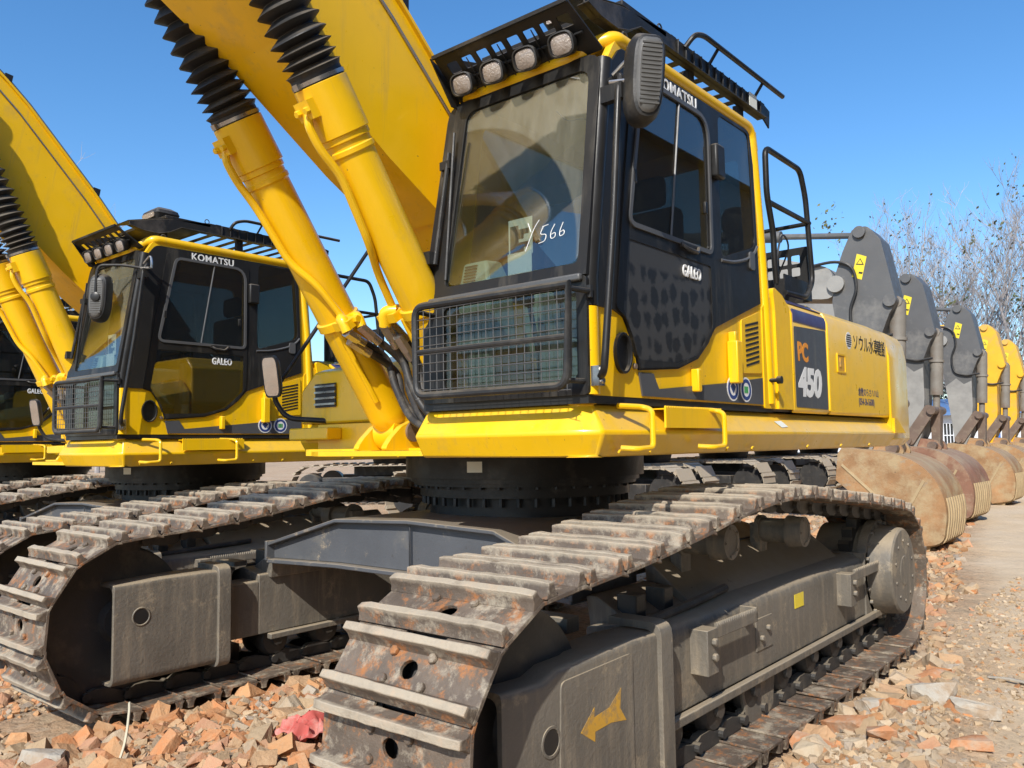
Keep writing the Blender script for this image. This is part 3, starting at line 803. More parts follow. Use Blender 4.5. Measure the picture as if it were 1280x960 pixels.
    sk([(.215, .075), (.20, .035), (.203, .008), (.225, .015), (.222, .033), (.203, .028)])
    build('chalk_marks', mb, M['white'], cab)
    # ---- wiper and left-hand strips
    mb = MB()
    mb.tube([(cab_x(2.30) + .05, .60, 2.30), (cab_x(2.86) + .05, .605, 2.86)], .012, 8)
    mb.tube([(cab_x(2.35) + .045, .655, 2.22), (cab_x(2.78) + .04, .645, 2.95)], .007, 6)
    mb.box((cab_x(2.15) + .02, .555, 2.30), (cab_x(2.15) + .06, .60, 2.36))
    mb.box((cab_x(2.8) + .02, .56, 2.78), (cab_x(2.8) + .06, .625, 2.82))
    build('wiper', mb, M['satin'], cab)
    mb = MB()
    # wires of the old lamp at the top of the pane
    mb.tube(spline([(cab_x(2.9) - .02, 1.20, 2.93), (cab_x(2.9) - .02, 1.26, 2.87), (cab_x(2.9) - .02, 1.33, 2.86), (cab_x(2.9) - .02, 1.38, 2.84)], 4), .003, 5)
    build('wire', mb, M['inkk'], cab)
    # ---- inside
    mb = MB()
    mb.box((.20, .78, 2.02), (.72, 1.26, 2.14)); mb.box((.10, .80, 2.10), (.22, 1.24, 2.72)); mb.box((.10, .90, 2.74), (.18, 1.14, 2.92))
    mb.box((.3, .85, 1.67), (.62, 1.2, 2.02))
    seat = build('driver_seat', mb, M['seat'], cab, bev=.04)
    mb = MB()
    secs = [[(1.24, .60, 1.9), (1.05, .60, 1.9), (1.05, .82, 1.9), (1.24, .82, 1.9)], [(1.23, .60, 2.20), (1.05, .60, 2.22), (1.05, .80, 2.22), (1.23, .80, 2.20)], [(1.20, .61, 2.33), (1.09, .62, 2.34), (1.09, .76, 2.34), (1.20, .76, 2.33)]]
    mb.loft(secs)
    con = build('console', mb, M['console'], cab, bev=.015)
    mb = MB()
    for k in range(7): mb.box((1.20, .635, 2.215 + k*.015), (1.232 - k * .003, .71, 2.221 + k*.015))
    build('console_vent', mb, M['inkk'], con)
    for y0, y1 in ((.64, .76), (1.28, 1.38)):
        mb = MB(); mb.box((.2, y0, 1.9), (.8, y1, 2.25)); build('arm_console', mb, M['console'], cab, bev=.03)
    for a, b_ in (((1.24, .70, 1.72), (1.29, .86, 1.94)), ((1.22, 1.12, 1.70), (1.28, 1.32, 1.90))):
        mb = MB(); mb.box(a, b_); build('foot_panel', mb, M['console'], cab, bev=.03)
    mb = MB(); mb.box((1.22, .92, 2.31), (1.222, 1.06, 2.48)); mb.box((1.235, .925, 2.17), (1.237, 1.065, 2.32)); pp = build('paper_sheets', mb, M['paper'], cab)
    mb = MB()
    for k in range(7): mb.box((1.2225, .93, 2.33 + k*.02), (1.2232, .98 + .06*((k*7) % 3)/2, 2.305 + k*.02))
    build('print_lines', mb, M['panel'], pp)
    mb = MB()
    for y in (.92, 1.10):
        mb = MB(); mb.tube(spline([(1.0, y, 1.68), (1.02, y, 1.9), (1.08, y, 2.12)], 4), .012, 8); mb.lathe([(0, .02), (.03, .028), (.08, .02)], (1.08, y, 2.10), (0, 0, 1), 12)
        build('control_lever', mb, M['satin'], cab)
    # ---- front stone guard
    G = 1.50
    mb = MB()
    fr = filletpath([(G, 1.455, 2.075), (G, .585, 2.085), (G, .595, 1.675), (G, 1.44, 1.675), (G, 1.455, 2.075)], .06)
    mb.tube(fr[:-1], .018, 10, closed=True)
    mb.tube([(G, .59, 1.875), (G, 1.45, 1.87)], .012, 8)
    for y, z in ((1.45, 2.06), (.60, 2.06), (.60, 1.70), (1.42, 1.70)):
        mb.tube([(G, y, z), (G - .12, y + (.02 if y > 1 else -.01), z)], .011, 8)
        mb.box((G - .13, y - .02, z - .025), (G - .115, y + .03, z + .025))
    sg = build('stone_guard', mb, M['rubber'], root)
    mb = MB()
    y = .60
    while y < 1.46:
        mb.tube([(G + .002, y, 1.655), (G + .002, y, 2.08)], .0022, 4, caps=False); y += .042
    z = 1.66
    while z < 2.08:
        mb.tube([(G + .004, .59, z), (G + .004, 1.46, z)], .0022, 4, caps=False); z += .040
    build('wire_mesh', mb, M['rim'], sg)
    # ---- side grab bar
    mb = MB()
    mb.tube(filletpath([(1.19, 1.47, 2.99), (1.20, 1.535, 3.0), (1.235, 1.54, 2.93), (1.30, 1.545, 2.4), (1.39, 1.545, 1.79), (1.385, 1.535, 1.73), (1.34, 1.48, 1.71)], .03), .0155, 12)
    mb.box((1.21, 1.455, 2.88), (1.245, 1.56, 2.95))
    gb = build('grab_bar', mb, M['black'], root)
    mb = MB(); mb.box((1.37, 1.462, 1.68), (1.33, 1.50, 1.76)); mb.hexbolt((1.35, 1.50, 1.70), (0, 1, 0), .013, .012); mb.hexbolt((1.35, 1.50, 1.745), (0, 1, 0), .013, .012)
    build('bar_foot', mb, M['steel'], gb); mb = MB()
    mb.tube([(1.24, 1.50, 2.96), (1.215, 1.60, 2.95)], .010, 8); mb.tube(spline([(1.215, 1.50, 3.0), (1.20, 1.57, 3.05), (1.20, 1.60, 3.0), (1.20, 1.60, 2.95)], 5), .009, 8)
    build('bar_bracket', mb, M['steel'], gb)
    return cab

def build_roof(root):
    """lamp visor and roof guard"""
    mb = MB()
    A = Vector((1.205, 0, 3.155)); B = Vector((1.40, 0, 3.295))
    d = (B - A); L = d.length; d.normalize(); nn = Vector((-d.z, 0, d.x))
    f = lambda u, v, w: tuple(A + d * v + nn * w + Vector((0, u, 0)))
    holes = []
    for k in range(8):
        y = .66 + k * .093
        holes.append(rrect(y, .128, y + .064, .186, .008, 2))
    mb.plate([fillet([(.59, -.02), (1.44, -.02), (1.40, L), (.615, L)], .01)] + holes, f, 0, .008)
    mb.box((B.x - .004, .612, B.z - .012), (B.x + .008, 1.402, B.z + .006))
    # side cheek on the right end
    mb.plate([[(A.x - .02, A.z - .05), (A.x + .05, A.z - .05), (B.x, B.z), (A.x + .05, A.z + .09)]], sideL, .592, .60)
    vis = build('lamp_visor', mb, M['satin'], root, bev=.002)
    mb = MB(); mb.tube([tuple(A + d * .10 + Vector((0.0, .62, -.015))), tuple(A + d * .10 + Vector((0, 1.40, -.015)))], .007, 6)
    for y in (.70, .88, 1.06, 1.24): mb.tube([tuple(A + d*.10 + Vector((0, y+.06, -.01))), (1.275, y + .06, 3.18)], .006, 6)
    build('lamp_rail', mb, M['satin'], vis)
    for y in (.79, .98, 1.175):
        mb = MB(); mb.plate([[(1.225, 3.155), (1.30, 3.20), (1.36, 3.255), (1.25, 3.175)]], sideL, y, y + .006); build('visor_gusset', mb, M['satin'], vis)
    for y in (.69, .88, 1.075, 1.275):
        c = Vector((1.30, y + .035, 3.165))
        ax = Vector((.93, .12, -.32)).normalized()
        u = Vector((0, 1, 0)); u = (u - ax * u.dot(ax)).normalized(); w = ax.cross(u)
        def sq(r, h, k=.86): return [tuple(c + ax * h + u * a * r + w * b * r * k) for a, b in fillet([(-1, -1), (1, -1), (1, 1), (-1, 1)], .75, 4)]
        mb = MB(); mb.loft([sq(.034, -.055), sq(.052, -.03), (sq(.060, .02)), sq(.061, .03), sq(.054, .033), sq(.050, .016)])
        mb.tube([tuple(c - ax * .02), (c.x - .01, c.y, c.z + .075)], .008, 6)
        lamp = build('work_lamp', mb, M['rubber'], vis)
        mb = MB(); mb.loft([sq(.050, .014), sq(.048, .024), sq(.034, .031), sq(.01, .034)]); build('lamp_lens', mb, M['lens'], lamp)
    # roof guard: side beams with ribs, cross plates, top grille
    mb = MB()
    prof = [(1.30, 3.31), (1.20, 3.285), (1.07, 3.28), (.97, 3.31), (.87, 3.365), (-.56, 3.365), (-.64, 3.33), (-.655, 3.44), (-.56, 3.46), (.60, 3.46), (1.0, 3.42), (1.30, 3.345)]
    for y0, y1 in ((1.415, 1.425), (.57, .58)):
        mb.plate([prof], sideL, y0, y1)
    # lower flanges
    for a, b in zip(prof[:5], prof[1:6]):
        mb.faces([(a[0], 1.385, a[1]), (b[0], 1.385, b[1]), (b[0], 1.445, b[1]), (a[0], 1.445, a[1]), (a[0], 1.385, a[1] + .006), (b[0], 1.385, b[1] + .006), (b[0], 1.445, b[1] + .006), (a[0], 1.445, a[1] + .006)],
                 [(0,1,2,3),(7,6,5,4),(0,4,5,1),(1,5,6,2),(2,6,7,3),(3,7,4,0)])
    for k in range(13):
        x = .50 - k * .083
        mb.box((x, 1.425, 3.372), (x - .008, 1.437, 3.455))
    # top: solid front panel, then slats
    mb.box((1.0, .57, 3.425), (.60, 1.425, 3.452))
    mb.faces([(1.31, 1.16, 3.35), (1.31, 1.425, 3.35), (1.0, 1.425, 3.43), (1.0, 1.16, 3.43), (1.31, 1.16, 3.345), (1.31, 1.425, 3.345), (1.0, 1.425, 3.425), (1.0, 1.16, 3.425)], [(0,1,2,3),(7,6,5,4),(0,4,5,1),(1,5,6,2),(2,6,7,3),(3,7,4,0)])
    for k in range(9):
        x = .55 - k * .135
        mb.box((x, .57, 3.455), (x - .05, 1.425, 3.463))
    for x in (1.0, .3, -.3):
        for y in (.62, 1.38): mb.box((x - .03, y - .02, 3.24), (x + .03, y + .02, 3.37))
    rg = build('roof_guard', mb, M['satin'], root, bev=.003)
    mb = MB(); mb.tube(filletpath([(.42, 1.43, 3.44), (.40, 1.475, 3.50), (.30, 1.475, 3.535), (-.74, 1.475, 3.545)], .05), .014, 10)
    for x in (.12, -.45): mb.tube([(x, 1.475, 3.54), (x + .03, 1.43, 3.45)], .009, 8)
    build('roof_rail', mb, M['satin'], rg)
    mb = MB(); mb.box((-.33, 1.4375, 3.375), (-.43, 1.44, 3.455)); build('data_plate', mb, M['paper'], rg)
    # square lamp on the roof
    mb = MB()
    mb.loft([rs for rs in [[(.87 + a * s, 1.08 + b * s * 1.3, z) for a, b in fillet([(-1, -1), (1, -1), (1, 1), (-1, 1)], .3, 3)] for z, s in ((3.46, .05), (3.48, .09), (3.53, .11), (3.56, .10), (3.59, .06))]])
    bl = build('roof_lamp', mb, M['rubber'], rg)
    mb = MB(); mb.loft([[(.975 + h, 1.08 + a * .10, 3.515 + b * .022) for a, b in fillet([(-1, -1), (1, -1), (1, 1), (-1, 1)], .3, 3)] for h in (0, .008)]); build('lamp_lens', mb, M['lens'], bl)
    # lifting eye
    mb = MB(); mb.tube([(.62 + .02*math.cos(a), 1.40, 3.475 + .02*math.sin(a)) for a in [2*math.pi*k/12 for k in range(12)]], .004, 6, closed=True); build('lifting_eye', mb, M['satin'], rg); mb = MB()
    mb.tube([(1.03 + .02*math.cos(a), 1.45, 3.255 + .02*math.sin(a)) for a in [2*math.pi*k/12 for k in range(12)]], .006, 6, closed=True)
    build('lifting_eye', mb, M['satin'], rg)

def build_mirror(root, kind=0):
    mb = MB()
    if kind == 0:
        c = Vector((1.19, 1.645, 2.95)); ax = Vector((.60, .80, -.04)).normalized()
    else:
        c = Vector((1.46, 1.28, 2.72)); ax = Vector((.75, .66, 0)).normalized()
    u = Vector((0, 0, 1)).cross(ax).normalized(); w = Vector((-.05, .05, 1)) if kind == 0 else Vector((-.06, 0, 1)); w = (w - ax * w.dot(ax)).normalized()
    def sec(h, a, b): return [tuple(c + ax * h + u * p * a + w * q * b) for p, q in fillet([(-1, -1), (1, -1), (1, 1), (-1, 1)], [.9, .9, .6, .6], 5)]
    mb.loft([sec(-.065, .066, .175), sec(-.055, .080, .19), sec(.0, .082, .19), sec(.035, .068, .17), sec(.045, .05, .14)])
    m = build('mirror', mb, M['rubber'], root)
    mb = MB(); mb.loft([sec(.043, .058, .158), sec(.050, .053, .150), sec(.055, .047, .142)])
    for k in range(15):
        h_ = -.125 + k * .018
        mb.loft([[tuple(c + ax * d_ + u * p_ * .042 + w * (h_ + q_)) for p_, q_ in ((-1, 0), (1, 0), (1, .007), (-1, .007))] for d_ in (.052, .0585)])
    b = build('mirror_back', mb, M['mirror_back'], m)
    mb = MB(); mb.loft([sec(-.066, .062, .165), sec(-.067, .061, .164)]); build('mirror_glass', mb, M['mirror'], m)
    mb = MB()
    if kind == 0:
        mb.tube(spline([(1.21, 1.50, 2.95), (1.20, 1.57, 2.97), tuple(c + Vector((0, 0, .05)))], 5), .011, 8)
    else:
        mb.tube(filletpath([(1.24, 1.50, 2.96), (1.34, 1.42, 2.98), (1.46, 1.28, 2.98), tuple(c + ax * .05 + Vector((0, 0, .2))), tuple(c + ax * .06)], .06), .011, 8)
        mb.lathe([(0, .035), (.02, .035), (.025, .02)], tuple(c + ax * .05), tuple(ax), 16)
    build('mirror_arm', mb, M['satin'], m)

def build_upper(root):
    # ---- revolving frame and decks
    mb = MB()
    prof = [(.085, 1.612), (0.0, 1.495), (.055, 1.395), (.45, 1.395), (.45, 1.612)]
    pl = [(1.43, .50), (1.43, 1.37), (1.35, 1.505), (-2.70, 1.505)]
    rim(mb, pl, prof)
    deck = build('left_deck', mb, M['yellow'], root, bev=.012)
    mb = MB()
    rim(mb, [(-2.70, -1.505), (.62, -1.505), (.70, -1.40), (.70, -.60)], [(.085, 1.612), (0.0, 1.495), (.055, 1.395), (.45, 1.395), (.45, 1.612)])
    rd = build('right_deck', mb, M['yellow'], root, bev=.012)
    mb = MB()
    mb.box((.98, -.95, 1.40), (-2.7, 1.05, 1.44)); mb.box((.7, -1.2, 1.44), (-2.7, 1.1, 1.60))
    # front plate between the decks
    mb.plate([fillet([(.6, -.60), (1.20, -.60), (1.30, -.40), (1.30, .40), (1.16, .54), (.6, .54)], .03)], topF, 1.402, 1.428)
    # boom and cylinder brackets
    for y in (-.27, -.04, .375, .605):
        mb.plate([fillet([(.55, 1.43), (1.16, 1.43), (1.10, 1.50), (1.03, 1.56), (.93, 1.60), (.82, 1.56), (.6, 1.60), (.35, 1.62)], [0, .02, .04, .07, .07, .04, .1, 0])], sideL, y - .02, y + .02)
    for y in (-.12, .45):
        mb.plate([fillet([(.75, 1.43), (.55, 1.7), (.30, 2.2), (.15, 2.34), (-.05, 2.32), (-.25, 2.0), (-.7, 1.7), (-1.2, 1.6), (-1.2, 1.43)], .12)], sideL, y - .025, y + .025)
    rf = build('revolving_frame', mb, M['yellow'], root, bev=.006)
    for y in (-.155, .49):
        mb = MB(); mb.lathe([(-.15, .055), (.15, .055)], (.95, y, 1.53), (0, 1, 0), 20); build('pivot_pin', mb, M['pin'], rf)
    mb = MB(); mb.lathe([(-.33, .07), (.33, .07)], (.10, .165, 2.15), (0, 1, 0), 20)
    build('pivot_pin', mb, M['pin'], rf)
    # step plate with toothed edge and grab handles on the left skirt
    mb = MB()
    n = 26; poly = [(.875, 1.515), (.875, 1.60)]
    for k in range(n):
        x = .875 - .56 * k / n; poly += [(x - .004, 1.612), (x - .56 / n * .55, 1.602)]
    poly += [(.315, 1.602), (.315, 1.515)]
    mb.plate([poly], sideL, 1.508, 1.518); mb.box((.875, 1.44, 1.596), (.315, 1.51, 1.602))
    build('step_plate', mb, M['yellow'], deck)
    for x in (1.2, .95, .2, -.1, -.9, -1.5, -2.1):
        mb = MB(); mb.hexbolt((x, 1.478, 1.415), (0, .9, -.43), .012, .008); build('deck_bolt', mb, M['yellow'], deck)
    for x in (1.09, .42):
        mb = MB()
        mb.tube(filletpath([(x + .10, 1.47, 1.605), (x, 1.53, 1.60), (x, 1.575, 1.585), (x, 1.575, 1.43), (x + .10, 1.565, 1.425), (x + .13, 1.50, 1.43)], .025), .012, 10)
        build('grab_handle', mb, M['yellow'], deck)
    mb = MB(); mb.plate([[(-.45, 1.56), (-.56, 1.565), (-.60, 1.53), (-.50, 1.525)]], lambda u, v, w: (u, 1.505 - (v - 1.495) * .72 + w, v), .002, .004); build('worn_sticker', mb, M['paper'], deck)
    # dark rubber strip under the cab
    mb = MB(); mb.box((1.375, .51, 1.612), (-.47, 1.452, 1.645)); build('cab_mount_strip', mb, M['inkk'], root)
    # ---- right front box with vent and fuel tank
    mb = MB()
    mb.loft([[(.64 - q * .12, y, z) for y, z in ((-.62, 1.612), (-.62, 1.90 + q*.04), (-.70, 1.96 + q*.04), (-1.32, 1.96 + q*.04), (-1.47, 1.84 + q*.04), (-1.48, 1.612))] for q in (0, .5)] + [[(-.30, y, z) for y, z in ((-.62, 1.612), (-.62, 2.10), (-.70, 2.18), (-1.32, 2.18), (-1.47, 2.05), (-1.48, 1.612))]])
    rb = build('right_box', mb, M['yellow'], root, bev=.015)
    mb = MB(); mb.box((.645, -1.30, 1.72), (.652, -1.08, 1.88)); vv = build('box_vent', mb, M['inkk'], rb)
    mb = MB()
    for k in range(4): mb.box((.652, -1.30, 1.735 + k * .04), (.662, -1.08, 1.748 + k * .04))
    build('vent_slats', mb, M['steel'], vv)
    mb = MB(); mb.loft([[(x, y, z) for y, z in ((-.58, 1.612), (-.58, 2.35), (-.7, 2.42), (-1.35, 2.42), (-1.47, 2.3), (-1.48, 1.612))] for x in (-.32, -1.3)])
    build('fuel_tank', mb, M['yellow'], root, bev=.02)
    mb = MB(); mb.box((.70, -1.36, 1.50), (.82, -.95, 1.58)); build('front_step', mb, M['yellow'], rd, bev=.01)
    # ---- engine house, inner dark body and separate doors
    mb = MB()
    def hsec(x, o_=0, zt=2.40):
        return [(x, y, z) for y, z in ((1.475 - o_, 1.625), (1.475 - o_, 2.205 - o_*.3), (1.45 - o_, 2.265 - o_*.5), (1.34 - o_, 2.33 - o_), (1.15, zt - .02 - o_), (.6, zt - o_), (.0, zt + .02 - o_), (-.6, zt - o_), (-1.15, zt - .02 - o_), (-1.34 + o_, 2.33 - o_), (-1.45 + o_, 2.265 - o_ * .5), (-1.475 + o_, 2.205 - o_ * .3), (-1.475 + o_, 1.625))]
    mb.loft([hsec(-.72, .03), hsec(-2.72, .03)]); mb.box((-.5, .6, 1.62), (-.74, 1.44, 2.2))
    eh = build('engine_house', mb, M['panel'], root)
    def door(x0, x1, name, mat, tb=.08, top_extra=0):
        mb = MB()
        secs = []
        ys = ((1.478, 1.632), (1.478, 2.21), (1.452, 2.27), (1.34, 2.335), (1.15, 2.385), (.5, 2.405))
        for x in (x0, x1):
            o_ = [(x, y, z) for y, z in ys]; i_ = [(x, y - .02, z - .02) for y, z in reversed(ys)]
            secs.append(o_ + i_)
        mb.loft(secs)
        return build(name, mb, mat, root, bev=.008)
    # narrow front panel whose top slopes down towards the cab
    mb = MB()
    fp = fillet([(-.495, 1.632), (-.485, 2.20), (-.46, 2.34), (-.60, 2.30), (-.705, 2.235), (-.715, 2.0), (-.715, 1.632)], [.0, .02, .03, .03, .03, .02, 0])
    mb.plate([fp], sideL, 1.40, 1.478)
    mb.plate([fillet([(-.335, 1.632), (-.34, 2.2), (-.46, 2.28), (-.487, 2.2), (-.49, 1.632)], .01)], sideL, 1.40, 1.462)
    npn = build('front_side_panel', mb, M['yellow'], root, bev=.012)
    mb = MB(); mb.lathe([(0, .012), (.05, .012), (.05, .022), (.075, .022)], (-.40, 1.462, 1.79), (0, 1, 0), 14); build('rubber_stop', mb, M['satin'], npn)
    d1 = door(-.722, -1.318, 'side_door', M['yellow'])
    mb = MB(); mb.plate([fillet([(-.755, 1.65), (-.755, 2.135), (-1.295, 2.155), (-1.295, 1.645)], .015)], sideL, 1.478, 1.4805); mp = build('model_panel', mb, M['panel'], d1)
    text('lettering', 'PC', .155, (-.80, 1.4808, 1.935), LEFT_R, UP, M['orange'], mp, .001, bold=.04, sx=.92)
    text('lettering', '450', .235, (-.795, 1.4808, 1.725), LEFT_R, UP, M['white'], mp, .001, bold=.045, sx=1.12, shear=.12, space=.95)
    # stripes over the shoulder
    for pts in (((1.481, 2.165), (1.481, 2.21), (1.472, 2.24)), ((1.454, 2.275), (1.40, 2.305), (1.345, 2.337)),):
        mb = MB()
        mb.loft([[(x, y + .0015, z + .0015) for y, z in pts] + [(x, y - .004, z - .004) for y, z in reversed(pts)] for x in (-.745 - 0, -1.30)])
        build('stripe', mb, M['stripe'], d1)
    d2 = door(-1.345, -2.655, 'engine_door', M['yellow'])
    mb = MB(); mb.tube([(-1.332, 1.475, 1.64), (-1.332, 1.475, 2.21), (-1.332, 1.45, 2.27), (-1.332, 1.34, 2.335), (-1.332, 1.15, 2.385)], .009, 8); build('door_seal', mb, M['yellow'], d2)
    mb = MB(); mb.plate([rrect(-1.50, 1.90, -1.67, 2.03, .01), rrect(-1.515, 1.912, -1.655, 2.018, .008)], sideL, 1.478, 1.484); lt = build('door_latch', mb, M['yellow'], d2)
    mb = MB(); mb.plate([rrect(-1.52, 1.915, -1.65, 2.015, .008)], sideL, 1.470, 1.4795); mb.box((-1.55, 1.479, 1.94), (-1.575, 1.486, 2.0)); build('latch_paddle', mb, M['orange_paint'], lt)
    mb = MB(); mb.plate([circ(-1.76, 2.135, .060, .060, 24)], sideL, 1.478, 1.479); lg = build('round_emblem', mb, M['white'], d2)
    mb = MB()
    for k in range(6):
        z = 2.092 + k * .015; hw = math.sqrt(max(0, .054**2 - (z - 2.135)**2)); mb.box((-1.76 - hw, 1.479, z), (-1.76 + hw, 1.480, z + .009))
    build('emblem_bars', mb, M['inkk'], lg)
    text('lettering', 'ソウル水専', .125, (-1.85, 1.4785, 2.09), LEFT_R, (.0, 0, 1), M['inkk'], d2, .0006, bold=.01, sx=.95)
    text('lettering', '建設', .125, (-2.42, 1.4785, 2.09), LEFT_R, (.0, 0, 1), M['inkk'], d2, .0006, bold=.015, sx=.75)
    text('lettering', '倉敷のらさハハ山', .062, (-1.92, 1.4785, 1.765), LEFT_R, UP, M['bluetext'], d2, .0006, bold=.012, sx=.95)
    text('lettering', '(054-36-5608)', .068, (-1.92, 1.4785, 1.695), LEFT_R, UP, M['bluetext'], d2, .0006, bold=.02, sx=.92)
    # ---- counterweight
    mb = MB()
    def plan(ins, x0=-2.675):
        c = math.hypot(3.27, 1.42)
        out = [(x0, 1.485 - ins)]
        a0 = math.asin((1.36 - ins) / 3.56)
        out += [(-3.16 + ins * .3, 1.485 - ins), (-3.245 + ins, 1.45 - ins)]
        for k in range(11):
            a = a0 * (1 - 2 * k / 10); out.append((-(3.56 - ins) * math.cos(a), (3.56 - ins) * math.sin(a)))
        out += [(-3.245 + ins, -1.45 + ins), (-3.16 + ins * .3, -1.485 + ins), (x0, -1.485 + ins)]
        return out
    mb.loft([[(x, y, z) for x, y in plan(i)] for z, i in ((1.40, .05), (1.45, .0), (2.08, .0), (2.21, .02), (2.27, .055), (2.33, .15), (2.385, .36), (2.40, .5))])
    cw = build('counterweight', mb, M['yellow'], root, bev=.006, smooth=30)
    mb = MB()
    mb.plate([[(-2.68, 1.612), (-2.74, 1.612), (-2.98, 1.497), (-2.68, 1.497)]], sideL, 1.46, 1.505)
    build('skirt_end', mb, M['yellow'], deck)
    # ---- handrail hoop, grille guard and air pre-cleaner behind the cab
    mb = MB()
    mb.tube(filletpath([(-.72, 1.40, 2.40), (-.70, 1.40, 2.52), (-.70, 1.40, 2.70), (-.62, 1.40, 2.93), (-.62, 1.40, 3.215), (-1.18, 1.40, 3.215), (-1.26, 1.40, 3.05), (-1.33, 1.40, 2.50), (-1.20, 1.40, 2.37), (-.95, 1.36, 2.38)], .06), .018, 12)
    mb.tube([(-.64, 1.40, 2.885), (-1.31, 1.40, 2.885)], .016, 10)
    mb.tube([(-1.31, 1.40, 2.885), (-1.31, .62, 2.885), (-1.31, .62, 2.4)], .015, 10)
    build('handrail', mb, M['black'], root)
    mb = MB()
    holes = []
    for i in range(9):
        for j in range(2):
            holes.append(rrect(-1.22 + .0 - i*0 + 0, 0, 0, 0, 0) if False else rrect(.55 + i * .085, 2.565 + j * .085, .61 + i * .085, 2.625 + j * .085, .01, 2))
    mb.plate([fillet([(.50, 2.38), (1.36, 2.38), (1.36, 2.76), (.50, 2.76)], .03)] + holes, lambda u, v, w: (-1.42 + w, u, v), 0, .008)
    mb.box((-1.42, 1.352, 2.38), (-.95, 1.36, 2.50))
    build('grille_guard', mb, M['satin'], root)
    mb = MB()
    mb.lathe([(0, .055), (.38, .055), (.40, .075), (.46, .095), (.52, .095), (.57, .07), (.585, .02)], (-.95, 1.05, 2.40), (0, 0, 1), 24)
    build('air_intake', mb, M['rubber'], root)
    mb = MB(); mb.tube(spline([(-.78, 1.38, 2.40), (-.76, 1.40, 2.60), (-.85, 1.40, 2.72), (-.98, 1.38, 2.66), (-1.0, 1.3, 2.5)], 6), .006, 6)
    build('cable', mb, M['inkk'], root)
    # ---- mirror and long rail on the right deck
    mb = MB()
    mb.tube(filletpath([(.62, -1.20, 1.63), (.80, -1.42, 1.65), (.86, -1.47, 1.78), (.86, -1.45, 1.86)], .08), .018, 10)
    mb.tube([(.86, -1.44, 1.86), (.10, -1.38, 2.93)], .014, 10)
    mb.lathe([(0, .03), (.07, .03)], (.86, -1.45, 1.80), (0, 0, 1), 14)
    rr = build('right_rail', mb, M['black'], root)
    mb = MB()
    c = Vector((.90, -1.43, 1.93)); ax = Vector((.95, .25, -.18)).normalized(); u = Vector((0, 0, 1)).cross(ax).normalized(); w = ax.cross(u)
    def sec(h, a, b): return [tuple(c + ax * h + u * p * a + w * q * b) for p, q in fillet([(-1, -1), (1, -1), (1, 1), (-1, 1)], .5, 4)]
    mb.loft([sec(-.03, .05, .12), sec(0, .068, .14), sec(.02, .068, .14)])
    rm = build('right_mirror', mb, M['rubber'], root)
    mb = MB(); mb.loft([sec(.0205, .058, .128), sec(.022, .058, .128)]); build('mirror_glass', mb, M['mirror'], rm)

